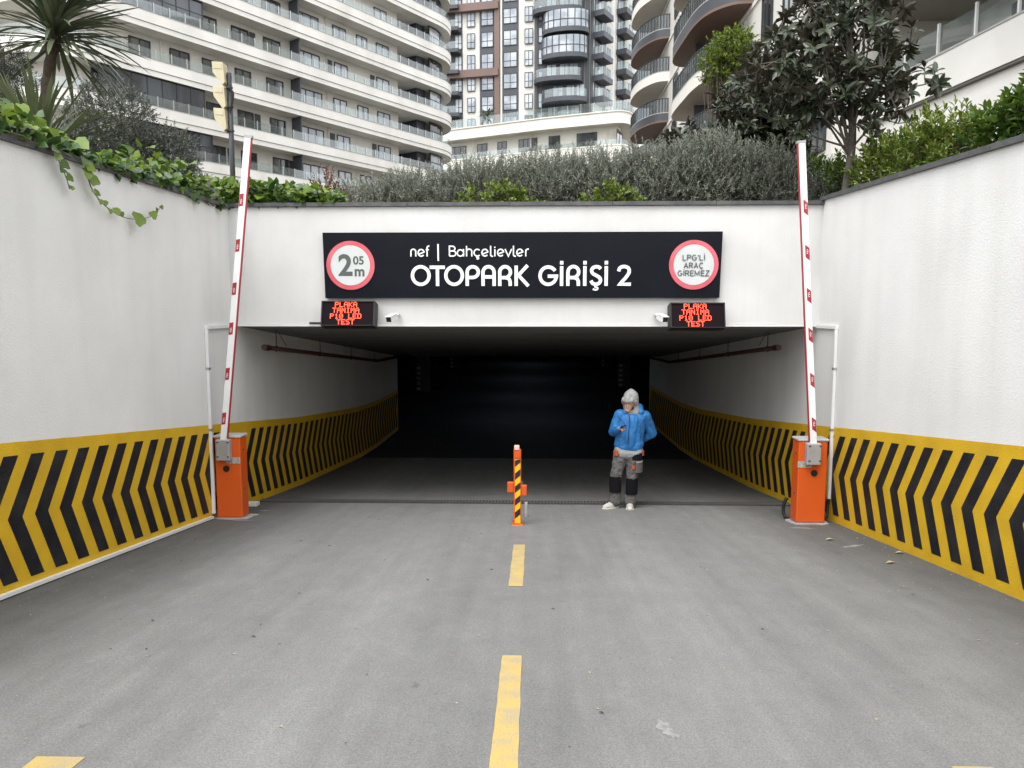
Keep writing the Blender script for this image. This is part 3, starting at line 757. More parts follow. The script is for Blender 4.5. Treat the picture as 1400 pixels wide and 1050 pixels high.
# ---------------------------------------------------------------- barriers
def barrier(x0, x1, y0, y1, arm_base, arm_top, edge_side, lab, hubx):
    yc_ = (y0 + y1) / 2; xc = (x0 + x1) / 2
    zf = zr(y0) + .02; zt = .035
    t = empty('parking_barrier', (xc, yc_, zr(yc_)), lab, 'barrier', 'orange parking barriers with raised arms')
    # pad with rough outline
    pad = []
    for i in range(18):
        a = 2 * math.pi * i / 18; c, s = math.cos(a), math.sin(a); k = 1 / max(abs(c), abs(s))
        pad.append((xc + c * k * (.235 + random.uniform(-.03, .035)), yc_ + s * k * (.20 + random.uniform(-.03, .03))))
    MB().prism(pad, -.05, .014).xf(lambda x, y, z: (max(XL + .01, min(XR - .01, x)), y, zr(y) + z)).build('base_pad', M['concrete'], t)
    cab = MB().bevbox(x0, x1, y0, y1, zf, zt - .024, .012).build('cabinet', M['orange'], t)
    MB().box(x0 + .004, x1 - .004, y0 - .004, y0 + .002, zf + .01, zf + .022).build('bottom_hem', M['orange'], cab)
    MB().bevbox(x0 - .012, x1 + .012, y0 - .012, y1 + .012, zt - .024, zt, .008).build('lid', M['lid'], t)
    for xx in (x0 + .05, x1 - .05): MB().disc((xx, zt - .045), .008, y0 - .006, y0 + .001, 8).build('screw', M['steel'], cab)
    # service side: small knobs
    sx = x1 if edge_side > 0 else x0
    for zz in (zt - .2, zt - .72): MB().tube([(sx - edge_side * .002, yc_ - .02, zz), (sx + edge_side * .008, yc_ - .02, zz)], .011, 8).build('side_screw', M['iron'], cab)
    bx = arm_base[0]
    MB().box(bx + .01, bx + .19, y0 - .005, y0 + .001, zt - .37, zt - .29).build('label_plate', M['label_film'], t) if hubx < 0 else MB().box(bx - .17, bx + .01, y0 - .005, y0 + .001, zt - .37, zt - .29).build('label_plate', M['label_film'], t)
    lx = xc + .02 * hubx
    MB().disc((lx, zt - .44), .042, y0 - .012, y0 + .001, 24).build('lock', M['black_plastic'], t)
    # hub clamp
    hz = zt - .16
    hub = MB().bevbox(bx - .09, bx + .09, y0 - .10, y0 - .001, hz - .15, hz + .12, .012).build('hub', M['hub'], t)
    for dz in (-.11, .08):
        for dx_ in (-.075, .06): MB().box(bx + dx_, bx + dx_ + .028, y0 - .108, y0 - .0995, hz + dz, hz + dz + .014).build('bolt', M['iron'], hub)
    # arm
    A = Vector((bx, y0 - .055, hz + .05)); B = Vector(arm_top); d = B - A; Ln = d.length; d.normalize()
    sx_ = Vector((0, 1, 0)).cross(d); sx_.normalize()
    if sx_.x < 0: sx_ = -sx_
    fwd = Vector((0, 1, 0))
    def P(u, v, q): return A + sx_ * u + fwd * v + d * q
    def abox(u0, u1, v0, v1, q0, q1):
        vs = [P(u, v, q) for q in (q0, q1) for u, v in ((u0, v0), (u1, v0), (u1, v1), (u0, v1))]
        return MB().add(vs, [(3, 2, 1, 0), (4, 5, 6, 7), (0, 1, 5, 4), (1, 2, 6, 5), (2, 3, 7, 6), (3, 0, 4, 7)])
    arm = abox(-.040, .040, -.02, .02, 0, Ln).build('arm', M['arm'], t)
    e = edge_side
    (abox(.0402, .054, -.014, .014, .1, Ln) if e > 0 else abox(-.054, -.0402, -.014, .014, .1, Ln)).build('red_edge', M['red_rubber'], arm)
    (abox(-.044, -.0402, -.012, .012, .1, Ln) if e > 0 else abox(.0402, .044, -.012, .012, .1, Ln)).build('grey_edge', M['hub'], arm)
    abox(-.046, .058, -.024, .024, Ln, Ln + .03).build('end_cap', M['hub'], arm) if e > 0 else abox(-.058, .046, -.024, .024, Ln, Ln + .03).build('end_cap', M['hub'], arm)
    for k, q in enumerate((.085, .235, .385, .515, .655, .80)):
        q0 = q * Ln; s = .055; u0, u1 = (-.038, .012) if e > 0 else (-.012, .038)
        vs = [P(u0, v, q0 - .07 + s * .0) for v in (-.023, -.0195)]; sk = .03 if e > 0 else -.03
        vs = [P(u, v, q0 + dq + (sk if u == u1 else 0)) for v in (-.0225, -.0195) for u, dq in ((u0, -.07), (u1, -.085), (u1, .07), (u0, .085))]
        mk = MB().add(vs, [(0, 1, 2, 3), (7, 6, 5, 4), (0, 4, 5, 1), (1, 5, 6, 2), (2, 6, 7, 3), (3, 7, 4, 0)]).build('reflector', M['red_rubber'], arm)
        c = (u0 + u1) / 2
        b = MB()
        for a0, a1, q2, q3 in ((-.008, .008, -.03, -.022), (-.008, -.003, -.0215, .02), (.003, .012, -.005, .006), (-.002, .008, .018, .026)):
            b.add([P(c + a, v, q0 + qq) for v in (-.0245, -.0226) for a, qq in ((a0, q2), (a1, q2), (a1, q3), (a0, q3))], [(0, 1, 2, 3), (7, 6, 5, 4), (0, 4, 5, 1), (1, 5, 6, 2), (2, 6, 7, 3), (3, 7, 4, 0)])
        b.build('mark', M['arm'], mk)
    return t


barrier(-4.165, -3.825, 9.35, 9.58, (-4.02, 0), (-3.545, 9.26, 3.80), 1, 'orange barrier cabinet with raised arm at the left wall', -1)
barrier(3.40, 3.765, 9.30, 9.53, (3.56, 0), (3.255, 9.21, 3.68), -1, 'orange barrier cabinet with raised arm at the right wall', 1)
# cables at the cabinet feet
def cable(pts, r, lab, mat='black_plastic'):
    o = MB().tube(smooth3(pts), r, 6).build('cable', M[mat], smooth=True); setp(o, lab, 'cable')
def smooth3(pts, n=6):
    out = []
    for i in range(len(pts) - 1):
        p = [Vector(pts[max(i - 1, 0)]), Vector(pts[i]), Vector(pts[i + 1]), Vector(pts[min(i + 2, len(pts) - 1)])]
        for k in range(n):
            q = k / n
            out.append(.5 * (2 * p[1] + (p[2] - p[0]) * q + (2 * p[0] - 5 * p[1] + 4 * p[2] - p[3]) * q * q + (3 * p[1] - p[0] - 3 * p[2] + p[3]) * q ** 3))
    return out + [Vector(pts[-1])]
cable([(3.905, 9.55, -.79), (3.89, 9.54, -.92), (3.87, 9.5, -1.02), (3.80, 9.48, -1.06), (3.77, 9.45, -1.05)], .018, 'black cable loop from the conduit to the right barrier foot')
cable([(3.40, 9.66, -.82), (3.37, 9.66, -.88), (3.355, 9.66, -.98), (3.365, 9.63, -1.06), (3.39, 9.58, -1.08)], .022, 'thick black cable bundle behind the right barrier')
cable([(-4.19, 9.33, -1.0), (-4.17, 9.36, -1.05), (-4.185, 9.5, -.9), (-4.19, 9.5, -.75)], .012, 'thin brown cable behind the left barrier foot', 'ivy_stem')
# ---------------------------------------------------------------- striped centre post
px, py = -.185, 9.06
t = empty('photocell_post', (px, py, zr(py)), 'orange post with black and yellow stripes between the two lanes', 'post')
z0, z1 = zr(py), -.05
MB().bevbox(px - .047, px + .047, py - .04, py + .04, z0 + .01, z1 - .02, .008).build('post_body', M['orange'], t)
MB().bevbox(px - .075, px + .075, py - .075, py + .075, z0 - .004, z0 + .018, .006).build('base_plate', M['orange'], t)
for sx in (-1, 1):
    for sy in (-1, 1): MB().tube([(px + sx * .06, py + sy * .06, z0 + .012), (px + sx * .06, py + sy * .06, z0 + .035)], .008, 6).build('anchor_bolt', M['steel'], t)
sp = MB().box(px - .031, px + .039, py - .046, py - .0402, z0 + .03, z1 - .14).build('stripe_panel', M['tape_yellow'], t)
za = z0 + .03; zb_ = z1 - .14; k = 0
st = .083
z = za + .06
while z < zb_ - .02:
    a0, a1 = px - .030, px + .038; sl = .058
    top0, top1 = min(z + st, zb_), min(z + st + sl, zb_)
    vs = [(x, y, q) for y in (-.0478, -.0458) for x, q in ((a0, z), (a1, min(z + sl, zb_)), (a1, top1), (a0, top0))]
    MB().add([(x, py + y, q) for x, y, q in vs], [(0, 1, 2, 3), (7, 6, 5, 4), (0, 4, 5, 1), (1, 5, 6, 2), (2, 6, 7, 3), (3, 7, 4, 0)]).build('black_stripe', M['tape_black'], sp)
    z += st * 2
MB().bevbox(px - .040, px + .025, py - .055, py + .03, z1 - .0195, z1 + .03, .006).build('lens_cap', M['lens'], t)
MB().box(px - .03, px + .040, py - .056, py - .0402, z1 - .12, z1 - .03).build('sensor_box', M['orange'], t)
MB().bevbox(px - .128, px - .0475, py - .03, py + .04, z1 - .565, z1 - .44, .006).build('side_box', M['orange'], t)
MB().bevbox(px + .0475, px + .118, py - .045, py + .03, z1 - .60, z1 - .475, .006).build('side_box', M['orange'], t)
MB().tube([(px + .055, py, z1 - .475), (px + .055, py, z1 - .43)], .008, 6).build('cable_gland', M['steel'], t)
o = MB().bevbox(px + .085, px + .125, py + .62, py + .66, zr(py + .64) - .01, zr(py + .64) + .20, .01).build('bollard_stub', M['concrete']); setp(o, 'short pale stub standing just behind the striped post', 'bollard')

# ================================================================ buildings
def frame_mesh(w, h, cols, rows=1, depth=.08, fr=.085, name='window', transom=None):
    """dark frame with mullions, origin at bottom centre, facing -y"""
    b = MB()
    b.box(-w / 2, -w / 2 + fr, -depth, 0, 0, h); b.box(w / 2 - fr, w / 2, -depth, 0, 0, h)
    b.box(-w / 2 + fr, w / 2 - fr, -depth, 0, 0, fr); b.box(-w / 2 + fr, w / 2 - fr, -depth, 0, h - fr, h)
    for i in range(1, cols):
        x = -w / 2 + w * i / cols; b.box(x - fr / 2, x + fr / 2, -depth + .01, 0, fr, h - fr)
    if transom: b.box(-w / 2 + fr, w / 2 - fr, -depth + .015, 0, transom - fr / 2, transom + fr / 2)
    me = b.mesh(name); me.materials.append(M['frame']); return me


def pane_mesh(w, h, mat, y=-.03):
    me = MB().box(-w / 2 + .05, w / 2 - .05, y - .012, y, .05, h - .05).mesh('pane'); me.materials.append(M[mat]); return me


_wm = {}
def window(root, loc, ang, w, h, cols, pane='pane', transom=None):
    key = (round(w, 1), round(h, 1), cols, pane, transom)
    if key not in _wm: _wm[key] = (frame_mesh(key[0], key[1], cols, transom=transom), pane_mesh(key[0], key[1], pane))
    f = inst('window', _wm[key][0], root, loc, (0, 0, ang))
    p = bpy.data.objects.new('pane', _wm[key][1]); link(p, f)
    return f


# ---- the banded block on the left
D_ = Vector((.5595, .8288)); I_ = Vector((-.8288, .5595)); P_ = Vector((-19.114, 60))
LA = math.atan2(D_.y, D_.x)
def LB(s, t, z=0):
    q = P_ + D_ * s + I_ * t; return (q.x, q.y, z)
def lb(mb): return mb.xf(lambda s, t, z: LB(s, t, z))
blk = empty('apartment_block', LB(0, 6, 2.9), 'long pale apartment block with white curved balcony bands, behind the ivy wall', 'building')
def arcpts(cx, cy, r, a0, a1, n): return [(cx + r * math.cos(R(a0 + (a1 - a0) * i / n)), cy + r * math.sin(R(a0 + (a1 - a0) * i / n))) for i in range(n + 1)]
def band_path(o=0):
    return [(-15.2 + o, 13)] + arcpts(-15.2, 4.2, 4.2 - o, 158, 270, 8) + [(-8, o), (0, o), (8, o)] + arcpts(17.6, 5, 5 - o, -90, 0, 10) + [(22.6 - o, 14)]
Z0 = 17.52; FH = 3.05; KS = list(range(-5, 7))
wall = [(-13.5, 14)] + arcpts(-14.6, 4.4, 3.0, 165, 270, 6) + [(13.2, 1.4), (13.2, 4.6), (17.2, 4.6), (17.2, 1.9)] + arcpts(17.6, 5.2, 3.3, -90, 0, 8) + [(20.9, 14)]
lb(MB().prism(wall, 2.9, Z0 + FH * 7 + 1)).build('wall', M['bld'], blk)
lb(MB().prism(band_path(.3), Z0 + FH * 7, Z0 + FH * 7 + .4)).build('roof', M['bldband'], blk)
for k in KS:
    zb = Z0 + FH * k
    p = band_path()
    bb = MB(); bb.prism(band_path(.20), zb, zb + .35); lb(bb)
    sl = bb.build('balcony_slab', M['bldband'], blk)
    b = MB(); b.ribbon(p, .06, .22, zb - .02, zb + .33); b.ribbon(p, 0, .22, zb + .36, zb + 1.05)
    lb(b).build('balcony_band', M['bldband'], sl)
    lb(MB().ribbon(p, .09, .2, zb + .3305, zb + .3595)).build('shadow_gap', M['groove'], sl)
    lb(MB().ribbon(p, -.02, .24, zb + 1.0505, zb + 1.085)).build('cap', M['hub'], sl)
    gl = lb(MB().ribbon(p, .09, .105, zb + 1.10, zb + 1.72)).build('glass_rail', M['glass'], sl)
    b = MB(); s = -15.8
    while s < 17.5:
        b.box(s - .03, s + .03, .04, .085, zb + 1.085, zb + 1.76); s += 1.12
    lb(b).build('rail_posts', M['steel'], sl)
# windows: (first picture column, last, columns) positions along the facade, per floor
ROWS = {
    3: [(-12.3, -10.9, 2), (-9.6, -8.1, 2), (-4.7, -3.3, 2), (-1.9, -.4, 2), (1.2, 3.7, 3), (5.1, 6.6, 2), (10.2, 11.8, 2)],
    2: [(-12.4, -10.9, 2), (-9.5, -8.1, 2), (-6.9, -5.6, 2), (-4.5, -3.1, 2), (-1.8, -.35, 2), (1.3, 3.75, 3), (5.3, 6.75, 2), (8.0, 9.3, 2), (10.4, 12.0, 2)],
    1: [(-7.0, -5.8, 2), (-4.6, -3.1, 2), (-1.75, -.2, 2), (1.3, 3.8, 3), (5.4, 6.9, 2), (10.4, 12.0, 2)],
    0: [(-12.47, -10.93, 2), (-9.55, -8.1, 2), (-7.1, -5.6, 2), (-4.4, -3.0, 2), (-1.6, 0, 2), (1.4, 3.95, 3), (5.2, 6.75, 2), (8.0, 9.3, 2), (10.45, 12.05, 2)],
    -1: [(-6.9, -5.7, 2), (-4.3, -2.85, 2), (-1.4, .15, 2), (1.55, 4.1, 3), (5.5, 7.05, 2), (10.5, 12.05, 2)],
    -2: [(-6.65, -5.4, 2), (-4.1, -2.7, 2), (-1.2, .3, 2), (1.7, 4.3, 3), (5.6, 7.1, 2), (8.2, 9.5, 2), (10.5, 12.0, 2)],
    -3: [(-9.5, -8.1, 2), (-4.2, -2.8, 2), (-1.2, .3, 2), (1.7, 4.3, 3), (5.6, 7.1, 2), (8.2, 9.5, 2)],
    4: [(-4.7, -3.3, 2), (-1.9, -.4, 2), (1.2, 3.7, 3), (5.1, 6.6, 2), (8, 9.3, 2), (10.2, 11.8, 2)],
}
LOUV = {3: [-1.95], 2: [-.3], 1: [-2.75, 4.9, 9.9], 0: [-5.25], -1: [-2.5, 5.05, 10.0], -2: [-5.0, .65], -3: [.65], 4: [4.7]}
GLZ = {1: (-13.5, -7.6), -1: (-15.0, -7.7), -2: (-12.3, -7.2), 3: (-14, -8.5)}
for k, row in ROWS.items():
    zf = Z0 + FH * k + .36
    for a, c, cols in row:
        x, y, z = LB((a + c) / 2, 1.398, zf)
        window(blk, (x, y, z), LA, c - a, 2.3, cols, 'pane' if a < 1 else 'pane_sky')
    for s in LOUV.get(k, []):
        b = MB(); b.box(s - .26, s + .26, 1.36, 1.398, zf, zf + 2.3)
        for i in range(13): b.box(s - .24, s + .24, 1.31, 1.3595, zf + .1 + i * .165, zf + .19 + i * .165)
        lb(b).build('louver', M['louver'], blk)
    lb(MB().box(.78, .90, .25, 1.39, zf, zf + 2.66)).build('divider_panel', M['charcoal'], blk)
    lb(MB().tube([(4.55, 1.33, zf), (4.55, 1.33, zf + 2.66)], .06, 6)).build('downpipe', M['bld'], blk)
    lb(MB().tube([(-10.2, 1.33, zf), (-10.2, 1.33, zf + 2.66)], .06, 6)).build('downpipe', M['bld'], blk)
    if k in GLZ:
        a, c = GLZ[k]
        g = lb(MB().box(a, c, .30, .34, zf + .72, zf + 2.68)).build('glazed_enclosure', M['pane_dark'], blk)
        b = MB(); s = a; lb_n = int((c - a) / .95); 
        for i in range(lb_n + 1):
            s = a + (c - a) * i / lb_n; b.box(s - .03, s + .03, .27, .37, zf + .7, zf + 2.69)
        b.box(a, c, .275, .365, zf + 2.6, zf + 2.69); b.box(a, c, .275, .365, zf + .7, zf + .76)
        if k in (1, -2): b.box(a, c, .28, .36, zf + 1.75, zf + 1.80)
        lb(b).build('mullions', M['frame'], g)
        lb(MB().box(a, c, 1.30, 1.39, zf, zf + 2.6)).build('inner_door_glass', M['pane_dark'], g)
    # dark box and curved bay at the rounded end
    lb(MB().box(15.9, 17.15, 1.5, 4.59, zf, zf + 2.66)).build('bay_side_panel', M['charcoal'], blk)
    cv = [(17.2, .95)] + arcpts(17.6, 5, 4.05, -90, 10, 9)
    bay = lb(MB().ribbon(cv, 0, .05, zf, zf + 2.66)).build('curved_bay_glass', M['pane_sky'] if k % 2 else M['pane'], blk)
    b = MB()
    for i in (0, 3, 6, 9): 
        x, y = cv[i]; b.box(x - .05, x + .05, y - .06, y + .06, zf, zf + 2.66)
    b.ribbon(cv, -.03, .03, zf + 1.75, zf + 1.83); b.ribbon(cv, -.03, .03, zf + 2.55, zf + 2.66)
    lb(b).build('bay_mullions', M['frame'], bay)

# ---- the striped tower in the middle on its podium
tw = empty('residential_tower', (0, 112, 2.9), 'tall grey and white residential tower with round balconies, in the middle behind the hedge', 'building')
E_ = Vector((.981, -.196)); TI = Vector((.196, .981)); TP = Vector((7.94, 107)); RD = Vector((.5, .866)); RN = Vector((.866, -.5))
TA = math.atan2(E_.y, E_.x)
def TB(s, t, z=0):
    q = TP + E_ * s + TI * t; return (q.x, q.y, z)
def tb(mb): return mb.xf(lambda s, t, z: TB(s, t, z))
sx = lambda x: (x - 7.94) / .981
ZT = 62
c0 = TB(-22, 0); c1 = TB(0, 0); c2 = (TP + RD * 18); c3 = TB(-22, 20)
MB().prism([c0[:2], c1[:2], (c2.x, c2.y), (c2.x - 4, c2.y + 8), c3[:2]], 25, ZT).build('wall', M['bld'], tw)
def strip(x0, x1, d, mat, name='facade_strip', z0=26, z1=ZT + 1): tb(MB().box(sx(x0), sx(x1), -d, .05, z0, z1)).build(name, M[mat], tw)
strip(-14, -10.3, .06, 'charcoal'); strip(-7.75, -5.55, .10, 'charcoal'); strip(-5.5, -4.75, .55, 'brown', 'brown_fin')
strip(-4.7, -4.45, .25, 'bldband'); strip(-4.4, -2.1, .12, 'charcoal'); strip(.22, .6, .3, 'charcoal'); strip(.65, 7.2, .06, 'charcoal'); strip(7.3, 7.95, .35, 'frame')
for j in range(-1, 8):
    zc = 28.8 + 3.0 * j
    for x0, x1, cols in ((-9.62, -8.38, 2), (-7.5, -5.72, 2), (-4.3, -2.25, 2), (-1.24, -.0, 2), (.75, 1.35, 1)):
        x, y, _ = TB(sx((x0 + x1) / 2), -.13, 0)
        window(tw, (x, y, zc - 1.05), TA, x1 - x0, 2.1, cols, 'pane_sky', .85)
    for s0, s1 in ((-11.3, -10.4),):
        x, y, _ = TB(sx(-10.9), -.07, 0); window(tw, (x, y, zc - 1.05), TA, 1.1, 2.1, 2, 'pane_sky', .85)
    bx_ = tb(MB().box(sx(-13.2), sx(-10.55), -1.5, -.07, zc - 1.75, zc - 1.25)).build('balcony', M['charcoal'], tw)
    tb(MB().box(sx(-13.2), sx(-10.57), -1.48, -1.46, zc - 1.25, zc - .3)).build('glass_rail', M['glass'], bx_)
for z in (35.55, 44.75):
    MB().prism([TB(sx(-16), -.9)[:2], TB(sx(-4.9), -.9)[:2], TB(sx(-4.9), .0)[:2], TB(sx(-16), 0)[:2]], z, z + 1.05).build('brown_band', M['brown'], tw)
# curved balconies
for i, (z, x0, x1, dep, glazed) in enumerate(((31.0, 1.3, 7.75, 2.4, 0), (33.95, .2, 7.0, 2.0, 0), (36.9, 1.3, 7.75, 2.4, 1), (40.3, 1.5, 7.9, 2.4, 1), (43.3, .0, 7.1, 2.0, 0), (46.3, 1.3, 7.7, 2.4, 1), (28.1, .4, 7.2, 1.6, 0))):
    cx = (sx(x0) + sx(x1)) / 2; rx = (sx(x1) - sx(x0)) / 2
    outer = [(cx + rx * math.cos(R(a)) * (1 if True else 1), -dep * abs(math.sin(R(a))) ** .6 - .06) for a in range(180, 361, 9)]
    sl = tb(MB().prism(outer, z, z + .62)).build('round_balcony', M['charcoal'], tw)
    top = z + (.62 + (2.3 if glazed else 1.1))
    g = tb(MB().ribbon(outer, .06, .09, z + .63, top)).build('balcony_glass', M['pane_sky'] if glazed else M['glass'], sl)
    if glazed:
        b = MB()
        for q in outer[1::2]: b.box(q[0] - .05, q[0] + .05, q[1] - .02, q[1] + .1, z + .63, top)
        b.ribbon(outer, .0, .12, z + 1.55, z + 1.63)
        tb(b).build('mullions', M['frame'], sl)
    for k_ in (-1.0, .9, 2.1):
        x, y, _ = TB(cx + k_, -.07, 0); window(tw, (x, y, z + .65), TA, 1.5, 2.1, 2, 'pane_sky')
# side facade with box balconies
RA = math.atan2(RD.y, RD.x)
def RB(s, o, z=0):
    q = TP + RD * s + RN * o; return (q.x, q.y, z)
for s0, s1 in ((.1, .9), (4.4, 5.2), (7.6, 8.3), (12.0, 12.6)):
    MB().box(s0, s1, 0, .12, 26, ZT + 1).xf(lambda s, o, z: RB(s, o, z)).build('facade_strip', M['charcoal' if s0 < 5 else 'bldband'], tw)
for j in range(0, 7):
    for s0, s1, zz in ((1.0, 4.2, 31.4 + 2.93 * j), (9.0, 12.0, 31.4 + 2.93 * j)):
        bb_ = MB().box(s0, s1, .01, 1.7, zz, zz + .75).xf(lambda s, o, z: RB(s, o, z)).build('box_balcony', M['charcoal'], tw)
        b = MB(); b.box(s0, s1, 1.66, 1.69, zz + .755, zz + 1.75); b.box(s0, s0 + .03, .02, 1.655, zz + .755, zz + 1.75)
        b.xf(lambda s, o, z: RB(s, o, z)).build('glass_rail', M['glass'], bb_)
        x, y, _ = RB((s0 + s1) / 2, .02, 0); window(tw, (x, y, zz + .75), RA, 2.2, 2.1, 2, 'pane_sky')
    for s in (6.3, 14.5): 
        x, y, _ = RB(s, .02, 0); window(tw, (x, y, 29.5 + 2.93 * j), RA, 1.2, 2.0, 2, 'pane_sky', .8)
# podium
pod = empty('podium_block', (0, 100, 2.9), 'low cream podium building with a glass railed roof terrace under the tower', 'building')
pp = [(-24, 111.5), (-11.7, 105.8), (1.08, 100), (9.6, 96.9)] + smooth_path([(9.6, 96.9), (11.2, 96.6), (12.4, 97.4), (13.1, 99.2)], 4)[1:] + [(14.9, 109.6), (16.5, 118)]
def off(path, o): 
    out = []
    for i, p in enumerate(path):
        a, c = path[max(i - 1, 0)], path[min(i + 1, len(path) - 1)]; t = Vector((c[0] - a[0], c[1] - a[1])); t.normalize(); out.append((p[0] - t.y * o, p[1] + t.x * o))
    return out
back = [(16.5, 125), (-24, 125)]
MB().prism(off(pp, 1.6) + back, 2.9, 25.75).build('wall', M['bldpodium'], pod)
MB().prism(pp + back, 25.75, 26.1).build('terrace_slab', M['bldpodium'], pod)
b = MB(); b.ribbon(pp, .0, .3, 26.1, 27.15); b.ribbon(pp, -.12, .3, 27.152, 27.3); b.build('terrace_parapet', M['bldpodium'], pod)
g = MB().ribbon(off(pp, .1), 0, .02, 27.3, 28.5).build('terrace_glass', M['glass'], pod)
b = MB()
for i in range(len(pp) - 1):
    a, c = Vector(pp[i]), Vector(pp[i + 1]); L_ = (c - a).length; nn = max(1, int(L_ / 1.6))
    for k in range(nn):
        q = a.lerp(c, k / nn); b.box(q.x - .03, q.x + .03, q.y + .05, q.y + .11, 27.3, 28.55)
b.build('terrace_posts', M['hub'], pod)
b = MB(); b.ribbon(pp, .2, .5, 21.4, 23.0); b.ribbon(pp, .14, .5, 23.002, 23.15); b.build('lower_band', M['bldpodium'], pod)
MB().prism(off(pp, .3) + back, 21.0, 21.398).build('lower_slab', M['bldpodium'], pod)
MB().ribbon(off(pp, .3), 0, .02, 23.16, 23.8).build('lower_glass', M['glass'], pod)
wl = off(pp, 1.58)
def on_path(path, u, D=None):
    """point of the wall line seen along the direction tan = u"""
    for i in range(len(path) - 1):
        a, c = path[i], path[i + 1]
        fa, fc = a[0] - u * a[1], c[0] - u * c[1]
        if fa * fc <= 0 and fa != fc:
            k = fa / (fa - fc); return (a[0] + (c[0] - a[0]) * k, a[1] + (c[1] - a[1]) * k), math.atan2(c[1] - a[1], c[0] - a[0])
for u0, u1, cols in ((-.112, -.089, 3), (-.0744, -.0612, 2), (-.0474, -.035, 2), (-.019, .0056, 4), (.0206, .036, 2), (.058, .085, 4), (.1115, .117, 2), (.1215, .125, 1)):
    (q, an) = on_path(wl, (u0 + u1) / 2); (qa, _), (qb, _) = on_path(wl, u0), on_path(wl, u1)
    wdt = math.hypot(qb[0] - qa[0], qb[1] - qa[1])
    window(pod, (q[0], q[1], 23.2), an, max(.8, wdt), 2.0, cols, 'pane')
    window(pod, (q[0], q[1], 19.0), an, max(.8, wdt), 2.0, cols, 'pane')
for u in (-.078, -.003, .098):
    (q, an) = on_path(wl, u); MB().tube([(q[0], q[1] - .08, 21.5), (q[0], q[1] - .08, 25.7)], .09, 6).build('downpipe', M['bldpodium'], pod)

# ---- the apartment building on the right with curved balconies
rb = empty('apartment_building', (11, 40, 2.9), 'cream apartment building with curved overhanging balconies, at the right behind the trees', 'building')
WX = 9.5
MB().prism([(WX, 24.2), (WX, 62), (24, 62), (24, 24.2)], 2.9, 34).build('wall', M['bld'], rb)
for z in (9.0, 11.85, 14.7, 17.55, 20.4, 23.25):
    MB().box(WX - .07, WX - .001, 24.2, 62, z, z + .18).build('string_course', M['bldband'], rb)
RM = math.pi / 2
def rwin(y, z, w=1.3, h=1.9): return window(rb, (WX, y, z), -RM, w, h, 2, 'pane')
for z in (6.9, 9.75, 12.6, 15.45, 18.3, 21.15):
    for y in (25.3, 28.6, 31.2, 43.6, 46.2, 50.8, 63.0 - 3): rwin(y, z)
def balcony(poly, z, dark, rail=True, h=.62):
    sl = MB().prism(poly, z, z + .12).build('balcony', M['soffit_brown'] if dark else M['bldpodium'], rb)
    n = len(poly)
    MB().ribbon(poly, -.01, -.22, z + .06, z + h).build('balcony_edge', M['charcoal'] if dark else M['bldpodium'], sl)
    MB().ribbon(poly, -.0, -.26, z + h + .001, z + h + .05).build('balcony_cap', M['lid'], sl)
    if rail:
        MB().ribbon(poly, -.11, -.125, z + h + .08, z + h + .98).build('glass_rail', M['glass_dark'], sl)
        b = MB()
        for i in range(n - 1):
            a, c = Vector(poly[i]), Vector(poly[i + 1]); L_ = (c - a).length; nn = max(1, round(L_ / .55))
            for k in range(nn):
                q = a.lerp(c, k / nn); b.tube([(q.x + .06, q.y, z + h + .05), (q.x + .06, q.y, z + h + 1.02)], .022, 4)
        b.ribbon(poly, -.09, -.15, z + h + .99, z + h + 1.04)
        b.build('railing', M['frame'], sl)
    return sl
def curve(pts, n=5): return smooth_path(pts, n)
NB = curve([(WX, 33.2), (8.6, 33.4), (7.85, 34.3), (7.5, 35.6), (7.38, 37.4), (7.32, 39.6), (7.45, 40.8), (7.9, 41.4), (8.7, 41.5), (WX, 41.2)])
FB = curve([(WX, 53.2), (8.6, 53.6), (7.8, 55.2), (7.5, 57), (7.55, 58.9), (8.1, 59.9), (8.8, 60.2), (WX, 60)])
for j, z in enumerate((9.15, 12.03, 14.89, 17.75, 20.6)):
    balcony(NB, z, j % 2 == 0)
for j, z in enumerate((12.1, 14.95, 17.75, 20.62, 23.5)):
    balcony(FB, z, j % 2 == 1)
for z in (9.75, 12.65, 15.5, 18.4):
    MB().box(8.05, WX - .002, 38.0, 38.15, z, z + 2.2).build('divider_panel', M['charcoal'], rb)
    window(rb, (WX - .0, 36.4, z), -RM, 2.4, 2.2, 2, 'pane')
for y in (44.8, 49.2): MB().box(WX - .05, WX - .001, y - .25, y + .25, 3, 33).build('pilaster', M['bldband'], rb)
# near wing: long white parapet with glass and a deep overhang above
CP_ = [(10.65 + .135 * (24.2 - y), y) for y in (24.2, 21, 18, 15, 12, 9, 6)]
zc = 8.62
near = MB().prism([(p[0] + .18, p[1]) for p in CP_] + [(26, 6), (26, 24.2)], 2.9, 7.55).build('wing_wall', M['bldband'], rb)
pr = MB().ribbon(CP_, 0, .2, 7.62, zc).build('wing_parapet', M['bldband'], rb)
MB().ribbon(CP_, .03, .2, 7.551, 7.619).build('shadow_gap', M['groove'], pr)
MB().ribbon(CP_, -.03, .24, zc + .001, zc + .05).build('parapet_cap', M['lid'], pr)
MB().ribbon(CP_, .08, .095, zc + .07, zc + .78).build('glass_rail', M['glass'], pr)
for y in (22.6, 21.2, 19.8, 18.4, 17.0, 15.6, 14.2, 12.8):
    x = 10.65 + .135 * (24.2 - y); MB().box(x + .02, x + .08, y - .035, y + .035, zc + .05, zc + .88).build('rail_post', M['white_plastic'], pr)
MB().prism([(10.0, 23.4), (10.05, 14), (10.3, 6), (26, 6), (26, 24.19), (10.6, 24.19)], 10.7, 11.3).build('overhang', M['soffit_olive'], rb)
MB().box(13.6, 25, 6.1, 24.1, 7.56, 10.69).build('wing_back_wall', M['bld'], rb)
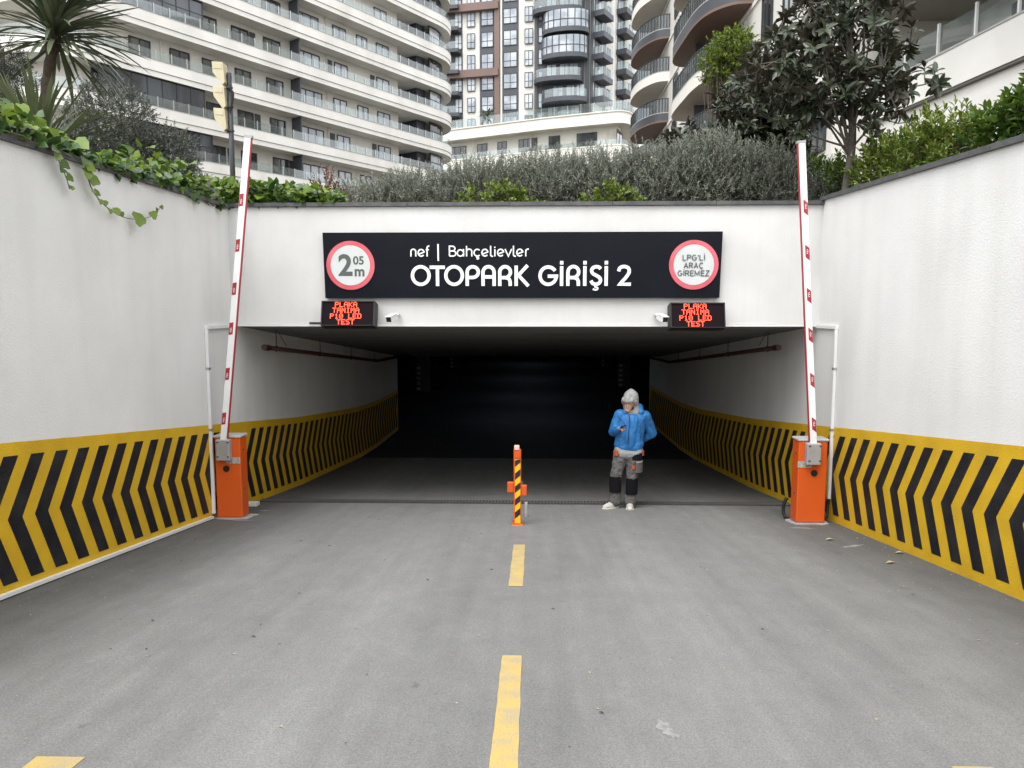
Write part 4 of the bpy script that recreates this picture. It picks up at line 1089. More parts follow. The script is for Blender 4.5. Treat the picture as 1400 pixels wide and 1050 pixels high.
for y in (21, 18.2, 15.4, 12.6): window(rb, (13.6, y, 7.9), -RM, 2.0, 2.4, 2, 'pane_dark')

# ---- small pale block far off at the left edge
fb = empty('far_block', (-66, 95, 2.9), 'small pale apartment block far off beyond the spiky palm, at the left edge', 'building')
MB().box(-76, -61.2, 92, 104, 2.9, 35.2).build('wall', M['bldband'], fb)
MB().box(-74, -66, 93, 103, 35.2, 36.8).build('roof_hut', M['bldpodium'], fb)
MB().box(-64.4, -61.6, 92.5, 100, 35.2, 37.2).build('roof_hut', M['charcoal'], fb)
for x in (-74, -71, -67.9, -65.2, -62.6):
    for z in (24, 27, 30, 32.7): window(fb, (x, 92, z - .5), 0, 1.5, 1.7, 2, 'pane')

# ================================================================ lamp pole with three beige horn boxes
t = empty('speaker_pole', (-6.49, 16, 2.9), 'slim dark pole carrying three beige slanted speaker boxes above the ivy', 'pole')
MB().tube([(-6.49, 16, 2.9), (-6.485, 16, 6.72)], [.06, .05], 10).build('pole', M['pole'], t, smooth=True)
for z in (6.78, 6.29, 5.83):
    x1 = -6.56; dz = .24
    pr_ = [(-.235, dz), (.0, dz - .02), (.03, -dz + .05), (-.03, -dz), (-.22, .02)]
    sp_ = MB().prism([(x1 + u, z - .1 + v) for u, v in pr_], 15.86, 16.10, 'y').build('speaker_box', M['beige'], t)
    MB().prism([(x1 - .22 + .02, z + .0), (x1 - .02, z - .02), (x1 - .03, z + .1), (x1 - .2, z + .11)], 15.852, 15.8595, 'y').build('grille', M['beige'], sp_)
    MB().box(x1 + .02, -6.44, 15.97, 16.03, z - .16, z - .10).build('bracket', M['iron'], t)
MB().tube(smooth3([(-6.5, 15.94, 6.4), (-6.38, 15.92, 6.3), (-6.40, 15.93, 6.1), (-6.47, 15.94, 5.9), (-6.40, 15.92, 6.2), (-6.44, 15.9, 6.45)]), .014, 5).build('cable_coil', M['black_plastic'], t)
for z in (6.4, 6.0, 5.5): MB().tube([(-6.49, 16, z), (-6.49, 16, z + .04)], .07, 10).build('clamp', M['iron'], t)

# ================================================================ plants
T_DIA = (np.array([[0, 0, 0], [.45, .5, .10], [1, 0, -.06], [.45, -.5, .10]]), np.array([[0, 2, 1], [0, 3, 2]]))
T_FOLD = (np.array([[0, 0, 0], [.16, .30, .05], [.40, .5, .09], [.68, .44, .06], [.88, .22, -.03], [1, 0, -.12], [.88, -.22, -.03], [.68, -.44, .06], [.40, -.5, .09], [.16, -.30, .05], [.45, 0, 0]]),
          np.array([[0, 10, 1], [1, 10, 2], [2, 10, 3], [3, 10, 4], [4, 10, 5], [0, 9, 10], [9, 8, 10], [8, 7, 10], [7, 6, 10], [6, 5, 10]]))
T_IVY = (np.array([[0, 0, 0], [-.12, .30, .03], [.12, .56, -.02], [.42, .40, .06], [.66, .34, .03], [1, 0, -.12], [.66, -.34, .03], [.42, -.40, .06], [.12, -.56, -.02], [-.12, -.30, .03], [.4, 0, .0]]),
         np.array([[0, 10, 1], [1, 10, 2], [2, 10, 3], [3, 10, 4], [4, 10, 5], [5, 10, 6], [6, 10, 7], [7, 10, 8], [8, 10, 9], [9, 10, 0]]))
UNIT = {}


def norm(a): return a / np.maximum(np.linalg.norm(a, axis=-1, keepdims=True), 1e-9)


def leaf_arrays(tpl, P, Dv, Nv, L, Wd):
    V, F = tpl; D = norm(Dv); S = norm(np.cross(Nv, D)); Nn = np.cross(D, S)
    X = P[:, None, :] + L[:, None, None] * (V[None, :, 0:1] * D[:, None, :] + V[None, :, 2:3] * Nn[:, None, :]) + Wd[:, None, None] * V[None, :, 1:2] * S[:, None, :]
    n, m = len(P), len(V)
    return X.reshape(-1, 3), (F[None] + (np.arange(n) * m)[:, None, None]).reshape(-1, 3)


def leaves(root, tpl, P, Dv, Nv, L, Wd, mat, n_parts=0, name='leaf', mass='foliage'):
    """the largest seen leaves become parts of their own, the rest one mass"""
    P, Dv, Nv, L, Wd = map(np.asarray, (P, Dv, Nv, L, Wd)); org = np.array(ORG[root.name])
    idx = np.arange(len(P)); rest = idx
    if n_parts:
        dist = np.linalg.norm(P - np.array(CAM), axis=1); order = np.argsort(dist / L); pick = order[:n_parts]; rest = order[n_parts:]
        key = (id(tpl), mat)
        if key not in UNIT:
            me = fast_mesh(name, tpl[0], tpl[1], M[mat]); UNIT[key] = me
        D = norm(Dv); S = norm(np.cross(Nv, D)); Nn = np.cross(D, S)
        for i in pick:
            o = bpy.data.objects.new(name, UNIT[key]); link(o, root)
            d, s, nn, p = D[i] * L[i], S[i] * Wd[i], Nn[i] * L[i], P[i] - org
            o.matrix_local = Matrix(((d[0], s[0], nn[0], p[0]), (d[1], s[1], nn[1], p[1]), (d[2], s[2], nn[2], p[2]), (0, 0, 0, 1)))
    if len(rest):
        X, F = leaf_arrays(tpl, P[rest] - org, Dv[rest], Nv[rest], L[rest], Wd[rest])
        o = new_obj(mass, fast_mesh(mass, X, F, M[mat]), root)
        if n_parts or True: o['kind'] = 'stuff'
    return root


def rnd_unit(n): return norm(rng.normal(size=(n, 3)))


def in_ellipsoids(ells, n, shell=.55):
    """random points in a union of ellipsoids, thicker towards the outside"""
    vol = np.array([e[1][0] * e[1][1] * e[1][2] for e in ells]); k = rng.choice(len(ells), n, p=vol / vol.sum())
    c = np.array([e[0] for e in ells])[k]; r = np.array([e[1] for e in ells])[k]
    u = rnd_unit(n); q = (shell ** 3 + (1 - shell ** 3) * rng.random(n)) ** (1 / 3)
    return c + u * r * q[:, None], u


def shoots(root, ells, n_shoot, per, Ls, leafL, leafW, mat, tpl=T_DIA, up=.8, zmin=2.95, n_parts=0, shell=.3, wood=True, droop=0):
    """shrub of many leafy shoots: leaves in turns along each shoot"""
    base, u = in_ellipsoids(ells, n_shoot, shell)
    d = norm(u * .55 + np.array([0, 0, up]) + rng.normal(size=(n_shoot, 3)) * .35)
    P, Dv, Nv, L, Wd = [], [], [], [], []
    ln = Ls * (.6 + .8 * rng.random(n_shoot)); f = np.linspace(.08, 1, per)
    a = rng.random(n_shoot) * 6.28
    ref = norm(np.cross(d, rnd_unit(n_shoot))); ref2 = np.cross(d, ref)
    for j in range(per):
        ang = a + j * 2.4
        side = ref * np.cos(ang)[:, None] + ref2 * np.sin(ang)[:, None]
        p = base + d * (ln * f[j])[:, None] + np.array([0, 0, -droop]) * (f[j] ** 2 * ln)[:, None]
        dd = norm(side * (1.0 - .55 * f[j]) + d * (.45 + .6 * f[j]) + rng.normal(size=(n_shoot, 3)) * .15)
        P.append(p); Dv.append(dd); Nv.append(norm(d * .8 + np.array([0, 0, .6]) + rng.normal(size=(n_shoot, 3)) * .3))
        s = (.75 + .5 * rng.random(n_shoot)) * (1 - .25 * f[j]); L.append(leafL * s); Wd.append(leafW * s)
    P, Dv, Nv, L, Wd = map(np.concatenate, (P, Dv, Nv, L, Wd))
    ok = P[:, 2] > zmin
    leaves(root, tpl, P[ok], Dv[ok], Nv[ok], L[ok], Wd[ok], mat, n_parts)
    if wood:
        b = MB(); r0 = ORG[root.name]
        for i in rng.choice(n_shoot, min(n_shoot, 160), replace=False):
            e = base[i] + d[i] * ln[i]; b.tube([(r0.x + (base[i][0] - r0.x) * .35, r0.y + (base[i][1] - r0.y) * .35, r0.z), tuple(base[i]), tuple(e)], [.012, .006, .002], 3, False)
        b.build('stems', M['twig'], root)


# ---- olive hedge bushes above the entrance
OL = [(-2.55, 11.75, .55, 3.62, 'thin low grey olive bush at the left end of the hedge beside the red shrub'), (-1.75, 11.7, .62, 3.80, 'grey olive bush second from the left end of the hedge'),
      (-.8, 11.75, .65, 4.0, 'grey olive bush behind the longer bright green shrub'), (.15, 11.85, .68, 4.12, 'grey olive bush in the middle of the hedge under the tower'),
      (1.1, 11.85, .68, 4.16, 'grey olive bush behind the small pointed bright green shrub'), (2.0, 11.75, .68, 4.22, 'grey olive bush under the stacked curved balconies'),
      (2.75, 11.65, .62, 4.42, 'tallest grey olive bush in the hedge, in front of the dark magnolia'), (3.5, 11.6, .55, 4.15, 'loose grey olive bush beside the raised right barrier arm'), (4.1, 11.4, .42, 3.62, 'lowest grey olive bush at the right end of the hedge')]
for x, y, r, zt, lab in OL:
    t = empty('olive_bush', (x, y, 2.9), lab, 'bush', 'grey olive bushes above the entrance')
    h = zt - 2.95
    ells = [((x, y, 2.95 + h * .42), (r * 1.05, .5, h * .48)), ((x - r * .35, y + .1, 2.95 + h * .55), (r * .6, .4, h * .40)), ((x + r * .4, y - .05, 2.95 + h * .5), (r * .6, .4, h * .42))]
    shoots(t, ells, int(900 * r / .65 * (h / 1.1)), 18, .24, .062, .019, 'olive', T_DIA, .75)

# ---- grey round bush and its neighbour on the left
t = empty('grey_bush', (-5.95, 10.5, 2.9), 'large rounded dark grey-green bush between the spiky palm and the pole', 'bush')
shoots(t, [((-5.95, 10.5, 4.2), (.58, .55, .62)), ((-5.6, 10.4, 3.75), (.45, .45, .45)), ((-6.4, 10.5, 3.75), (.5, .5, .55)), ((-6.0, 10.5, 3.3), (.8, .5, .5))], 3600, 16, .15, .042, .017, 'grey_bush', T_DIA, .35, shell=.45, wood=False)
t = empty('grey_bush', (-5.2, 10.6, 2.9), 'smaller rounded grey-green bush nearer the pole, against the large one', 'bush')
shoots(t, [((-5.22, 10.6, 3.8), (.34, .35, .42)), ((-5.15, 10.6, 3.35), (.42, .35, .4))], 1000, 16, .15, .048, .019, 'grey_bush', T_DIA, .4, shell=.4, wood=False)
# ---- red maple, small bright shrubs
t = empty('red_shrub', (-3.15, 11.2, 2.9), 'small red-leaved shrub at the end of the ivy above the beam', 'shrub')
shoots(t, [((-3.15, 11.2, 3.3), (.26, .22, .32))], 70, 9, .2, .05, .03, 'maple', T_FOLD, .8)
for x0, ells, lab in ((-.5, [((-.55, 10.95, 3.25), (.42, .18, .20)), ((-.15, 10.95, 3.2), (.28, .15, .12)), ((-.95, 10.95, 3.18), (.22, .15, .1))], 'long low bright green shrub on the beam left of centre'),
                      (1.1, [((1.15, 10.95, 3.25), (.26, .16, .22)), ((.88, 10.95, 3.18), (.2, .14, .1)), ((1.38, 10.95, 3.18), (.18, .14, .1))], 'small pointed bright green shrub on the beam right of centre')):
    t = empty('green_shrub', (x0, 10.95, 2.95), lab, 'shrub', 'bright green shrubs on the beam')
    shoots(t, ells, 120, 7, .12, .085, .055, 'laurel', T_FOLD, .5, n_parts=90, zmin=3.1)

# ---- ivy along the left wall and over the beam corner
t = empty('ivy', (-4.5, 8, 2.95), 'bright green ivy spilling over the top of the left wall and the beam corner', 'ivy')
n = 2700
q = rng.random(n); P = np.zeros((n, 3)); Dv = np.zeros((n, 3))
along = q < .72
yv = 4.6 + (q / .72) * 6.1
hgt = .10 + .16 * rng.random(n) + .10 * np.sin(yv * 2.3) + np.where(yv < 7, .06, 0) + np.where((yv > 7.6), .06, 0)
r_ = rng.random(n); r2 = rng.random(n)
P[:, 0] = -4.14 - r_ * .75; P[:, 1] = yv; P[:, 2] = 3.03 + .02 * (yv - 5.8) * .75 + r2 ** .8 * np.maximum(.06, hgt) * 1.25 * np.sin(np.clip(r_ * 1.8 + .35, 0, 1.6))
kk = ~along
xv = -4.45 + ((q - .72) / .28) * 1.75
P[kk, 0] = xv[kk]; P[kk, 1] = 10.16 + r_[kk] * .6; P[kk, 2] = 3.12 + r2[kk] * (.40 - .19 * (xv[kk] + 4.45) / 1.75)
crn = (np.abs(yv - 9.6) < .75) & along
P[crn, 2] += rng.random(crn.sum()) * .26 - .10
Dv = rng.normal(size=(n, 3)) * .6 + np.array([.35, -.55, -.15])
Nv = rng.normal(size=(n, 3)) * .45 + np.array([.25, -.45, .75])
L = .075 + .075 * rng.random(n) ** 2; big = rng.random(n) < .06; L[big] *= 1.5
lite = rng.random(n) < np.where(P[:, 2] - 3.08 > .10, .72, .22)  # higher leaves mostly take the lit tone, lower ones the painted shade
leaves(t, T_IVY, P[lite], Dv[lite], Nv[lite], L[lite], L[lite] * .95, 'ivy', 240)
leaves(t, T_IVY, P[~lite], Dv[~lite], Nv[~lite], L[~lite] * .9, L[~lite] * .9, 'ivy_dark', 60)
b = MB()
for i in range(70):
    y = 4.8 + random.random() * 5.6; x = -4.2 - random.random() * .5
    b.tube([(x - .2, y - .3, 2.98), (x, y - .1, 3.07), (x + .08, y + .15, 3.06), (x + .04, y + .4, 3.03)], .006, 4, False)
b.build('stems', M['ivy_stem'], t)
# hanging tendrils
def tendril(pts, lf, lab):
    pts3 = smooth3(pts); t = empty('ivy_tendril', pts[0], lab, 'ivy vine', 'ivy tendrils hanging on the left wall')
    MB().tube(pts3, [.007 - .0045 * i / len(pts3) for i in range(len(pts3))], 5).build('stem', M['ivy_stem'], t)
    P, D, Nn, L = [], [], [], []
    for f, ddy, ddz, l in lf:
        p = pts3[min(len(pts3) - 1, int(f * (len(pts3) - 1)))]; P.append((p.x + .012, p.y, p.z)); D.append((.25, ddy, ddz)); Nn.append((.9, -.35, .35)); L.append(l)
    leaves(t, T_IVY, P, D, Nn, np.array(L), np.array(L) * .95, 'ivy', len(P))
tendril([(-4.13, 6.78, 3.08), (-4.13, 6.82, 2.95), (-4.15, 6.9, 2.82), (-4.15, 7.0, 2.73), (-4.16, 7.2, 2.65), (-4.15, 7.45, 2.60), (-4.14, 7.7, 2.615), (-4.12, 7.95, 2.68), (-4.11, 8.1, 2.78)],
        [(.05, -.6, -.6, .10), (.1, .8, -.3, .12), (.14, -.5, -.8, .11), (.2, .9, -.1, .14), (.3, -.7, -.3, .07), (.32, .9, -.2, .08), (.4, -.3, -.9, .06), (.44, .6, .3, .06), (.5, -.3, -.8, .06), (.55, .9, .5, .09), (.6, .5, .5, .06), (.72, .8, .1, .17), (.86, .5, .5, .10), (.93, -.4, .5, .08), (1, .5, .9, .05)],
        'longer ivy tendril curving out to the right across the left wall')
tendril([(-4.13, 6.38, 3.06), (-4.14, 6.44, 2.95), (-4.15, 6.53, 2.85), (-4.16, 6.60, 2.74)],
        [(.1, -.8, -.2, .11), (.2, -.6, -.6, .10), (.35, .7, -.3, .11), (.55, -.7, -.4, .09), (.7, .8, -.4, .09), (.9, -.6, -.5, .05), (.97, .8, .1, .05)],
        'shorter ivy tendril hanging straight down the left wall')

# ---- cordyline palm and the low spiky rosette
def sword(n=7, w=.05, curve_=.35):
    b = MB(); vs = []
    for i in range(n + 1):
        f = i / n; ww = w * (.55 + 1.2 * f * (1 - f) * 2) * (1 if f < .85 else (1 - f) / .15 + .02) / 2; z = -curve_ * f ** 2.2
        vs += [(f, -ww, z + .18 * ww), (f, 0, z), (f, ww, z + .18 * ww)]
    fs = []
    for i in range(n):
        for k in (0, 1): fs.append((i * 3 + k, i * 3 + k + 1, i * 3 + k + 4, i * 3 + k + 3))
    return b.add(vs, fs).mesh('leaf')
def rosette(root, c, n, L, w, mat, tilt0, tilt1, curves, jit=.1, lean=Vector((0, 0, 0))):
    ms = []
    for cv in curves:
        me = sword(7, w, cv); me.materials.append(M[mat]); ms.append(me)
    org = ORG[root.name]
    for i in range(n):
        f = i / n; az = i * 2.39996 + random.uniform(-.3, .3); el = R(tilt0 + (tilt1 - tilt0) * f + random.uniform(-14, 14))
        d = (Vector((math.cos(az) * math.cos(el), math.sin(az) * math.cos(el), math.sin(el))) + lean).normalized(); up = Vector((0, 0, 1)); s = up.cross(d); s.normalize(); nn = d.cross(s)
        l = L * random.uniform(.8, 1.12); p = Vector(c) + d * .05 - org + Vector((0, 0, (.5 - f) * jit))
        o = bpy.data.objects.new('leaf', random.choice(ms)); link(o, root)
        o.matrix_local = Matrix(((d.x * l, s.x * l, nn.x * l, p.x), (d.y * l, s.y * l, nn.y * l, p.y), (d.z * l, s.z * l, nn.z * l, p.z), (0, 0, 0, 1)))
t = empty('cordyline_palm', (-5.98, 9.05, 2.9), 'spiky cordyline palm on a bare trunk at the top left', 'palm')
tp = [(-5.98, 9.05, 2.9), (-5.96, 9.03, 3.6), (-5.93, 9.02, 4.2), (-5.80, 9.0, 4.75), (-5.74, 9, 5.05)]
b = MB(); tt = smooth3(tp, 8); b.tube(tt, [.062 + .006 * math.sin(i * 2.1) + (.02 if i > 24 else 0) for i in range(len(tt))], 10); b.build('trunk', M['palm_bark'], t, smooth=True)
rosette(t, (-5.74, 9.0, 5.02), 210, .90, .05, 'palm', 84, -30, (.05, .12, .22, .35, .5), .34, Vector((.36, -.1, .16)))
t = empty('spiky_plant', (-5.42, 8.2, 2.95), 'low rosette of stiff narrow leaves at the foot of the palm', 'plant')
rosette(t, (-5.5, 8.2, 3.25), 130, .98, .042, 'spike', 88, 2, (.05, .12, .3, .45), .1)
# ---- dark pine at the far left
t = empty('pine_tree', (-17.9, 25, 2.9), 'dark pine far behind the palm at the left edge', 'tree')
MB().tube([(-17.9, 25, 2.9), (-17.8, 25, 10.5)], [.16, .07], 8).build('trunk', M['bark'], t)
shoots(t, [((-18.2, 25, 10.0), (1.2, .9, .5)), ((-17.6, 25, 9.4), (.9, .8, .35)), ((-18.4, 25, 9.2), (1.0, .8, .35)), ((-18.2, 25.2, 8.6), (.9, .8, .3))], 420, 16, .35, .16, .018, 'pine', T_DIA, .25, shell=.2)

# ---- broadleaf trees with whorled leaves
def whorl_tree(root, trunk, fork, ells, n_limb, n_tip, per, L, asp, mat, parts, tr=.065):
    b = MB(); tt = smooth3(trunk, 6)
    b.tube(tt, [tr * (1.15 - .35 * i / len(tt)) for i in range(len(tt))], 9); b.build('trunk', M['bark'], root, smooth=True)
    tips, u = in_ellipsoids(ells, n_tip, .35)
    lim, _ = in_ellipsoids(ells, n_limb, .45)
    b = MB(); fk = [Vector(f) for f in fork]
    nodes = []
    for i in range(n_limb):
        a = fk[i % len(fk)]; e = Vector(lim[i]); m = a.lerp(e, .5) + Vector((random.uniform(-.1, .1), random.uniform(-.1, .1), random.uniform(-.12, .05)))
        pl = smooth3([a, m, e], 4); b.tube(pl, [tr * .36 * (1 - .85 * k / len(pl)) for k in range(len(pl))], 5, False)
        nodes += pl[2:]
    nd = np.array([tuple(q) for q in nodes])
    P, Dv, Nv, Ls = [], [], [], []
    for tpt in tips:
        j = np.argmin(((nd - tpt) ** 2).sum(1)); a = Vector(nd[j]); e = Vector(tpt); d = e - a
        if d.length < .03: continue
        m = a.lerp(e, .6) + Vector((0, 0, -.04)); b.tube([a, m, e], [.009, .007, .005], 4, False)
        d.normalize(); d = (d + Vector((0, 0, .35))).normalized(); s = d.cross(Vector(rnd_unit(1)[0])); s.normalize(); w_ = d.cross(s)
        for k in range(per):
            an = k * 2.4 + random.random(); sd = s * math.cos(an) + w_ * math.sin(an); f = k / per
            dd = (sd * (1.05 - .5 * f) + d * (.15 + .7 * f) + Vector((0, 0, random.uniform(-.45, .15)))).normalized()
            P.append(tuple(e - d * (.10 * (1 - f)))); Dv.append(tuple(dd)); Nv.append(tuple((d + Vector((0, 0, .5)) + Vector(rng.normal(size=3) * .25)).normalized())); Ls.append(L * random.uniform(.65, 1.2))
    b.build('branches', M['bark'], root)
    Ls = np.array(Ls); leaves(root, T_FOLD, np.array(P), np.array(Dv), np.array(Nv), Ls, Ls * asp, mat, parts)
t = empty('magnolia_tree', (4.28, 9.7, 2.9), 'dark glossy magnolia with a bare grey trunk just behind the right wall', 'tree')
whorl_tree(t, [(4.28, 9.7, 2.9), (4.27, 9.7, 3.3), (4.31, 9.68, 3.75), (4.3, 9.66, 4.2), (4.22, 9.65, 5.0), (4.2, 9.6, 5.6)], [(4.30, 9.68, 3.72), (4.31, 9.67, 3.85), (4.3, 9.66, 4.1), (4.26, 9.65, 4.5), (4.22, 9.65, 5.0)],
           [((4.0, 9.65, 5.0), (1.0, .9, .85)), ((3.45, 9.7, 4.85), (.65, .6, .62)), ((4.5, 9.5, 4.75), (.6, .7, .5)), ((4.95, 9.4, 4.65), (.45, .5, .26)), ((4.15, 9.6, 5.7), (.8, .8, .5)), ((4.6, 9.4, 4.12), (.42, .4, .2)), ((3.7, 9.7, 4.3), (.45, .5, .3))],
           30, 360, 9, .155, .42, 'magnolia', 300, .052)
t.location.y += .62
t = empty('magnolia_tree', (3.75, 12.9, 2.9), 'darker dense magnolia farther back, left of the one on the bare trunk', 'tree')
whorl_tree(t, [(3.75, 12.9, 2.9), (3.8, 12.9, 3.8), (3.85, 12.9, 4.8), (3.9, 12.9, 5.8)], [(3.8, 12.9, 3.5), (3.82, 12.9, 4.0), (3.85, 12.9, 4.6), (3.88, 12.9, 5.2)],
           [((3.75, 12.8, 4.45), (.95, .7, .8)), ((3.0, 12.8, 4.4), (.75, .6, .5)), ((2.55, 12.75, 4.35), (.5, .5, .35)), ((4.2, 12.8, 4.0), (.7, .6, .75)), ((4.1, 12.9, 5.4), (.7, .7, .8)), ((3.55, 12.8, 5.1), (.6, .6, .5))],
           34, 700, 9, .165, .42, 'magnolia', 300, .055)
t = empty('bright_tree', (4.4, 17, 2.9), 'small round bright green tree in front of the beige curved balcony', 'tree')
MB().tube([(4.4, 17, 2.9), (4.42, 17, 5), (4.4, 17, 7.2)], [.09, .07, .03], 8).build('trunk', M['bark'], t)
shoots(t, [((4.4, 17, 7.3), (.5, .5, .42)), ((4.05, 17, 7.0), (.32, .35, .3)), ((4.7, 17, 7.05), (.32, .35, .3)), ((4.45, 17, 7.62), (.28, .3, .2)), ((4.4, 17, 6.75), (.35, .35, .3))], 800, 12, .2, .075, .045, 'bright', T_DIA, .5, shell=.4)
# ---- shrubs along the right wall
for x, y, ells, nsh, lab in ((4.6, 11.1, [((4.6, 11.1, 3.35), (.36, .4, .4)), ((4.45, 11.6, 3.4), (.3, .4, .45))], 230, 'dark green photinia shrub left of the magnolia trunk beside the barrier arm'),
                             (4.75, 9.9, [((4.72, 9.95, 3.42), (.4, .45, .36)), ((4.62, 9.4, 3.36), (.28, .35, .32))], 300, 'yellow-green photinia shrub right of the magnolia trunk'),
                             (4.65, 8.75, [((4.65, 8.8, 3.4), (.33, .4, .36)), ((4.68, 8.3, 3.36), (.25, .3, .3))], 230, 'thin yellow-green photinia shrub beside the dark planter box')):
    t = empty('photinia_shrub', (x, y, 2.9), lab, 'shrub', 'photinia shrubs behind the right wall')
    shoots(t, ells, nsh, 12, .24, .10, .034, 'laurel_dark' if y > 11 else 'laurel', T_FOLD, 1.0, n_parts=110)
t = empty('laurel_bush', (4.62, 6.75, 2.9), 'dense glossy laurel bush at the right edge above the wall', 'bush')
shoots(t, [((4.62, 6.8, 3.38), (.38, .42, .38)), ((4.66, 6.35, 3.52), (.4, .45, .40)), ((4.50, 7.2, 3.25), (.28, .3, .28))], 520, 10, .14, .12, .05, 'laurel_dark', T_FOLD, .9, n_parts=220)
o = MB().bevbox(4.62, 5.3, 7.35, 8.0, 2.95, 3.32, .03).build('planter_box', M['charcoal']); setp(o, 'dark box planter half hidden between the shrubs above the right wall', 'planter')
t = empty('trailing_plant', (4.25, 8.7, 3.05), 'low pale variegated creeper on the coping below the photinia', 'plant')
P = np.stack([4.12 + .25 * rng.random(60), 8.0 + 1.3 * rng.random(60), 3.10 + .07 * rng.random(60) + .035 * 2], 1)
leaves(t, T_FOLD, P, rng.normal(size=(60, 3)) + np.array([-.5, -.5, .3]), np.tile([0, -.3, 1.0], (60, 1)) + rng.normal(size=(60, 3)) * .3, np.full(60, .07), np.full(60, .04), 'ivy', 30)
# palm on the tower terrace
t = empty('terrace_palm', (-6.3, 104.2, 26.1), 'small palm on the roof terrace in front of the tower', 'palm')
MB().tube([(-6.3, 104.2, 26.1), (-6.3, 104.2, 28.6)], .12, 6).build('trunk', M['palm_bark'], t)
rosette(t, (-6.3, 104.2, 28.6), 26, 1.5, .16, 'palm', 70, -25, (.3, .55), .2)

# ================================================================ litter on the ramp
for x, y, l, lab, a in ((3.33, 8.2, .13, 'pale dry leaf lying near the right barrier foot', .3), (3.72, 8.26, .06, 'tiny dry leaf close to the foot of the right wall', 1.2), (3.78, 7.53, .12, 'torn beige scrap at the foot of the right wall', .1), (3.46, 7.05, .13, 'curled dry leaf nearest the camera by the right wall', .4)):
    o = MB().add([(0, 0, .006), (.5, .22, .02), (1, .03, .008), (.45, -.2, .018), (.5, 0, .004)], [(0, 4, 1), (4, 2, 1), (0, 3, 4), (3, 2, 4)]).xf(lambda u, v, w: (x + l * (u * math.cos(a) - v * math.sin(a)), y + l * (u * math.sin(a) + v * math.cos(a)), zr(y + l * (u * math.sin(a) + v * math.cos(a))) + w + .004)).build('fallen_leaf', M['litter'])
    setp(o, lab, 'leaf', 'litter on the ramp')
P = np.stack([rng.uniform(-4.15, 3.9, 420), rng.uniform(3.2, 10.6, 420), np.zeros(420)], 1)
sidew = rng.random(420) < .6
P[sidew, 0] = np.where(rng.random(sidew.sum()) < .5, -4.15 + rng.random(sidew.sum()) ** 2 * 1.3, 3.88 - rng.random(sidew.sum()) ** 2 * 1.3)
P[:, 2] = -.115 * P[:, 1] + .005
an = rng.random(420) * 6.28; Lg = .008 + .022 * rng.random(420) ** 3
X, F = leaf_arrays(T_DIA, P, np.stack([np.cos(an), np.sin(an), -.115 * np.sin(an)], 1), np.tile([0, .115, 1.0], (420, 1)), Lg, Lg * .6)
o = new_obj('road_grit', fast_mesh('road_grit', X, F, M['litter'])); o['kind'] = 'stuff'; setp(o, 'scattered pale grit and crumbs on the asphalt', 'grit')

P = np.stack([rng.uniform(-4.1, 3.85, 90), rng.uniform(3.1, 10.4, 90), np.zeros(90)], 1); P[:, 2] = -.115 * P[:, 1] + .006
an = rng.random(90) * 6.28; Lg = .012 + .03 * rng.random(90) ** 2.5
X, F = leaf_arrays(T_DIA, P, np.stack([np.cos(an), np.sin(an), -.115 * np.sin(an)], 1), np.tile([0, .115, 1.0], (90, 1)), Lg, Lg * .5)
o = new_obj('leaf_crumbs', fast_mesh('leaf_crumbs', X, F, M['dark_litter'])); o['kind'] = 'stuff'; setp(o, 'scattered dark leaf crumbs on the asphalt', 'grit')
# scraped pale mortar smears, thin and ragged
def smear(x, y, a, rx, ry, lab, n=22):
    pts = []
    for i in range(n):
        t_ = 6.2832 * i / n; k = random.uniform(.55, 1.1); u, v = rx * k * math.cos(t_), ry * k * math.sin(t_)
        pts.append((x + u * math.cos(a) - v * math.sin(a), y + u * math.sin(a) + v * math.cos(a)))
    vs = [(x, y, zr(y) + .0045)] + [(p[0], p[1], zr(p[1]) + .0025) for p in pts]
    o = MB().add(vs, [(0, 1 + i, 1 + (i + 1) % n) for i in range(n)]).build('mortar_smear', M['scuff']); setp(o, lab, 'smear', 'pale smears on the ramp')
smear(.66, 3.42, 1.75, .13, .045, 'pale scraped patch on the asphalt right of the long yellow dash')
smear(-3.78, 10.02, .2, .12, .04, 'pale mortar smear on the ramp behind the left barrier')
smear(-3.75, 9.2, .1, .15, .045, 'pale mortar smear in front of the left barrier pad')
smear(3.36, 8.98, -.1, .18, .05, 'pale mortar smear in front of the right barrier pad')
smear(3.52, 7.9, .5, .22, .045, 'long pale smear beside the fallen leaves near the right wall')

# ================================================================ the man in the blue jacket
PX, PYY = 1.34, 10.52; PZ = zr(PYY)
person = empty('person', (PX, PYY, PZ), 'man in grey hood and blue jacket looking at a phone, standing in the entrance', 'person')


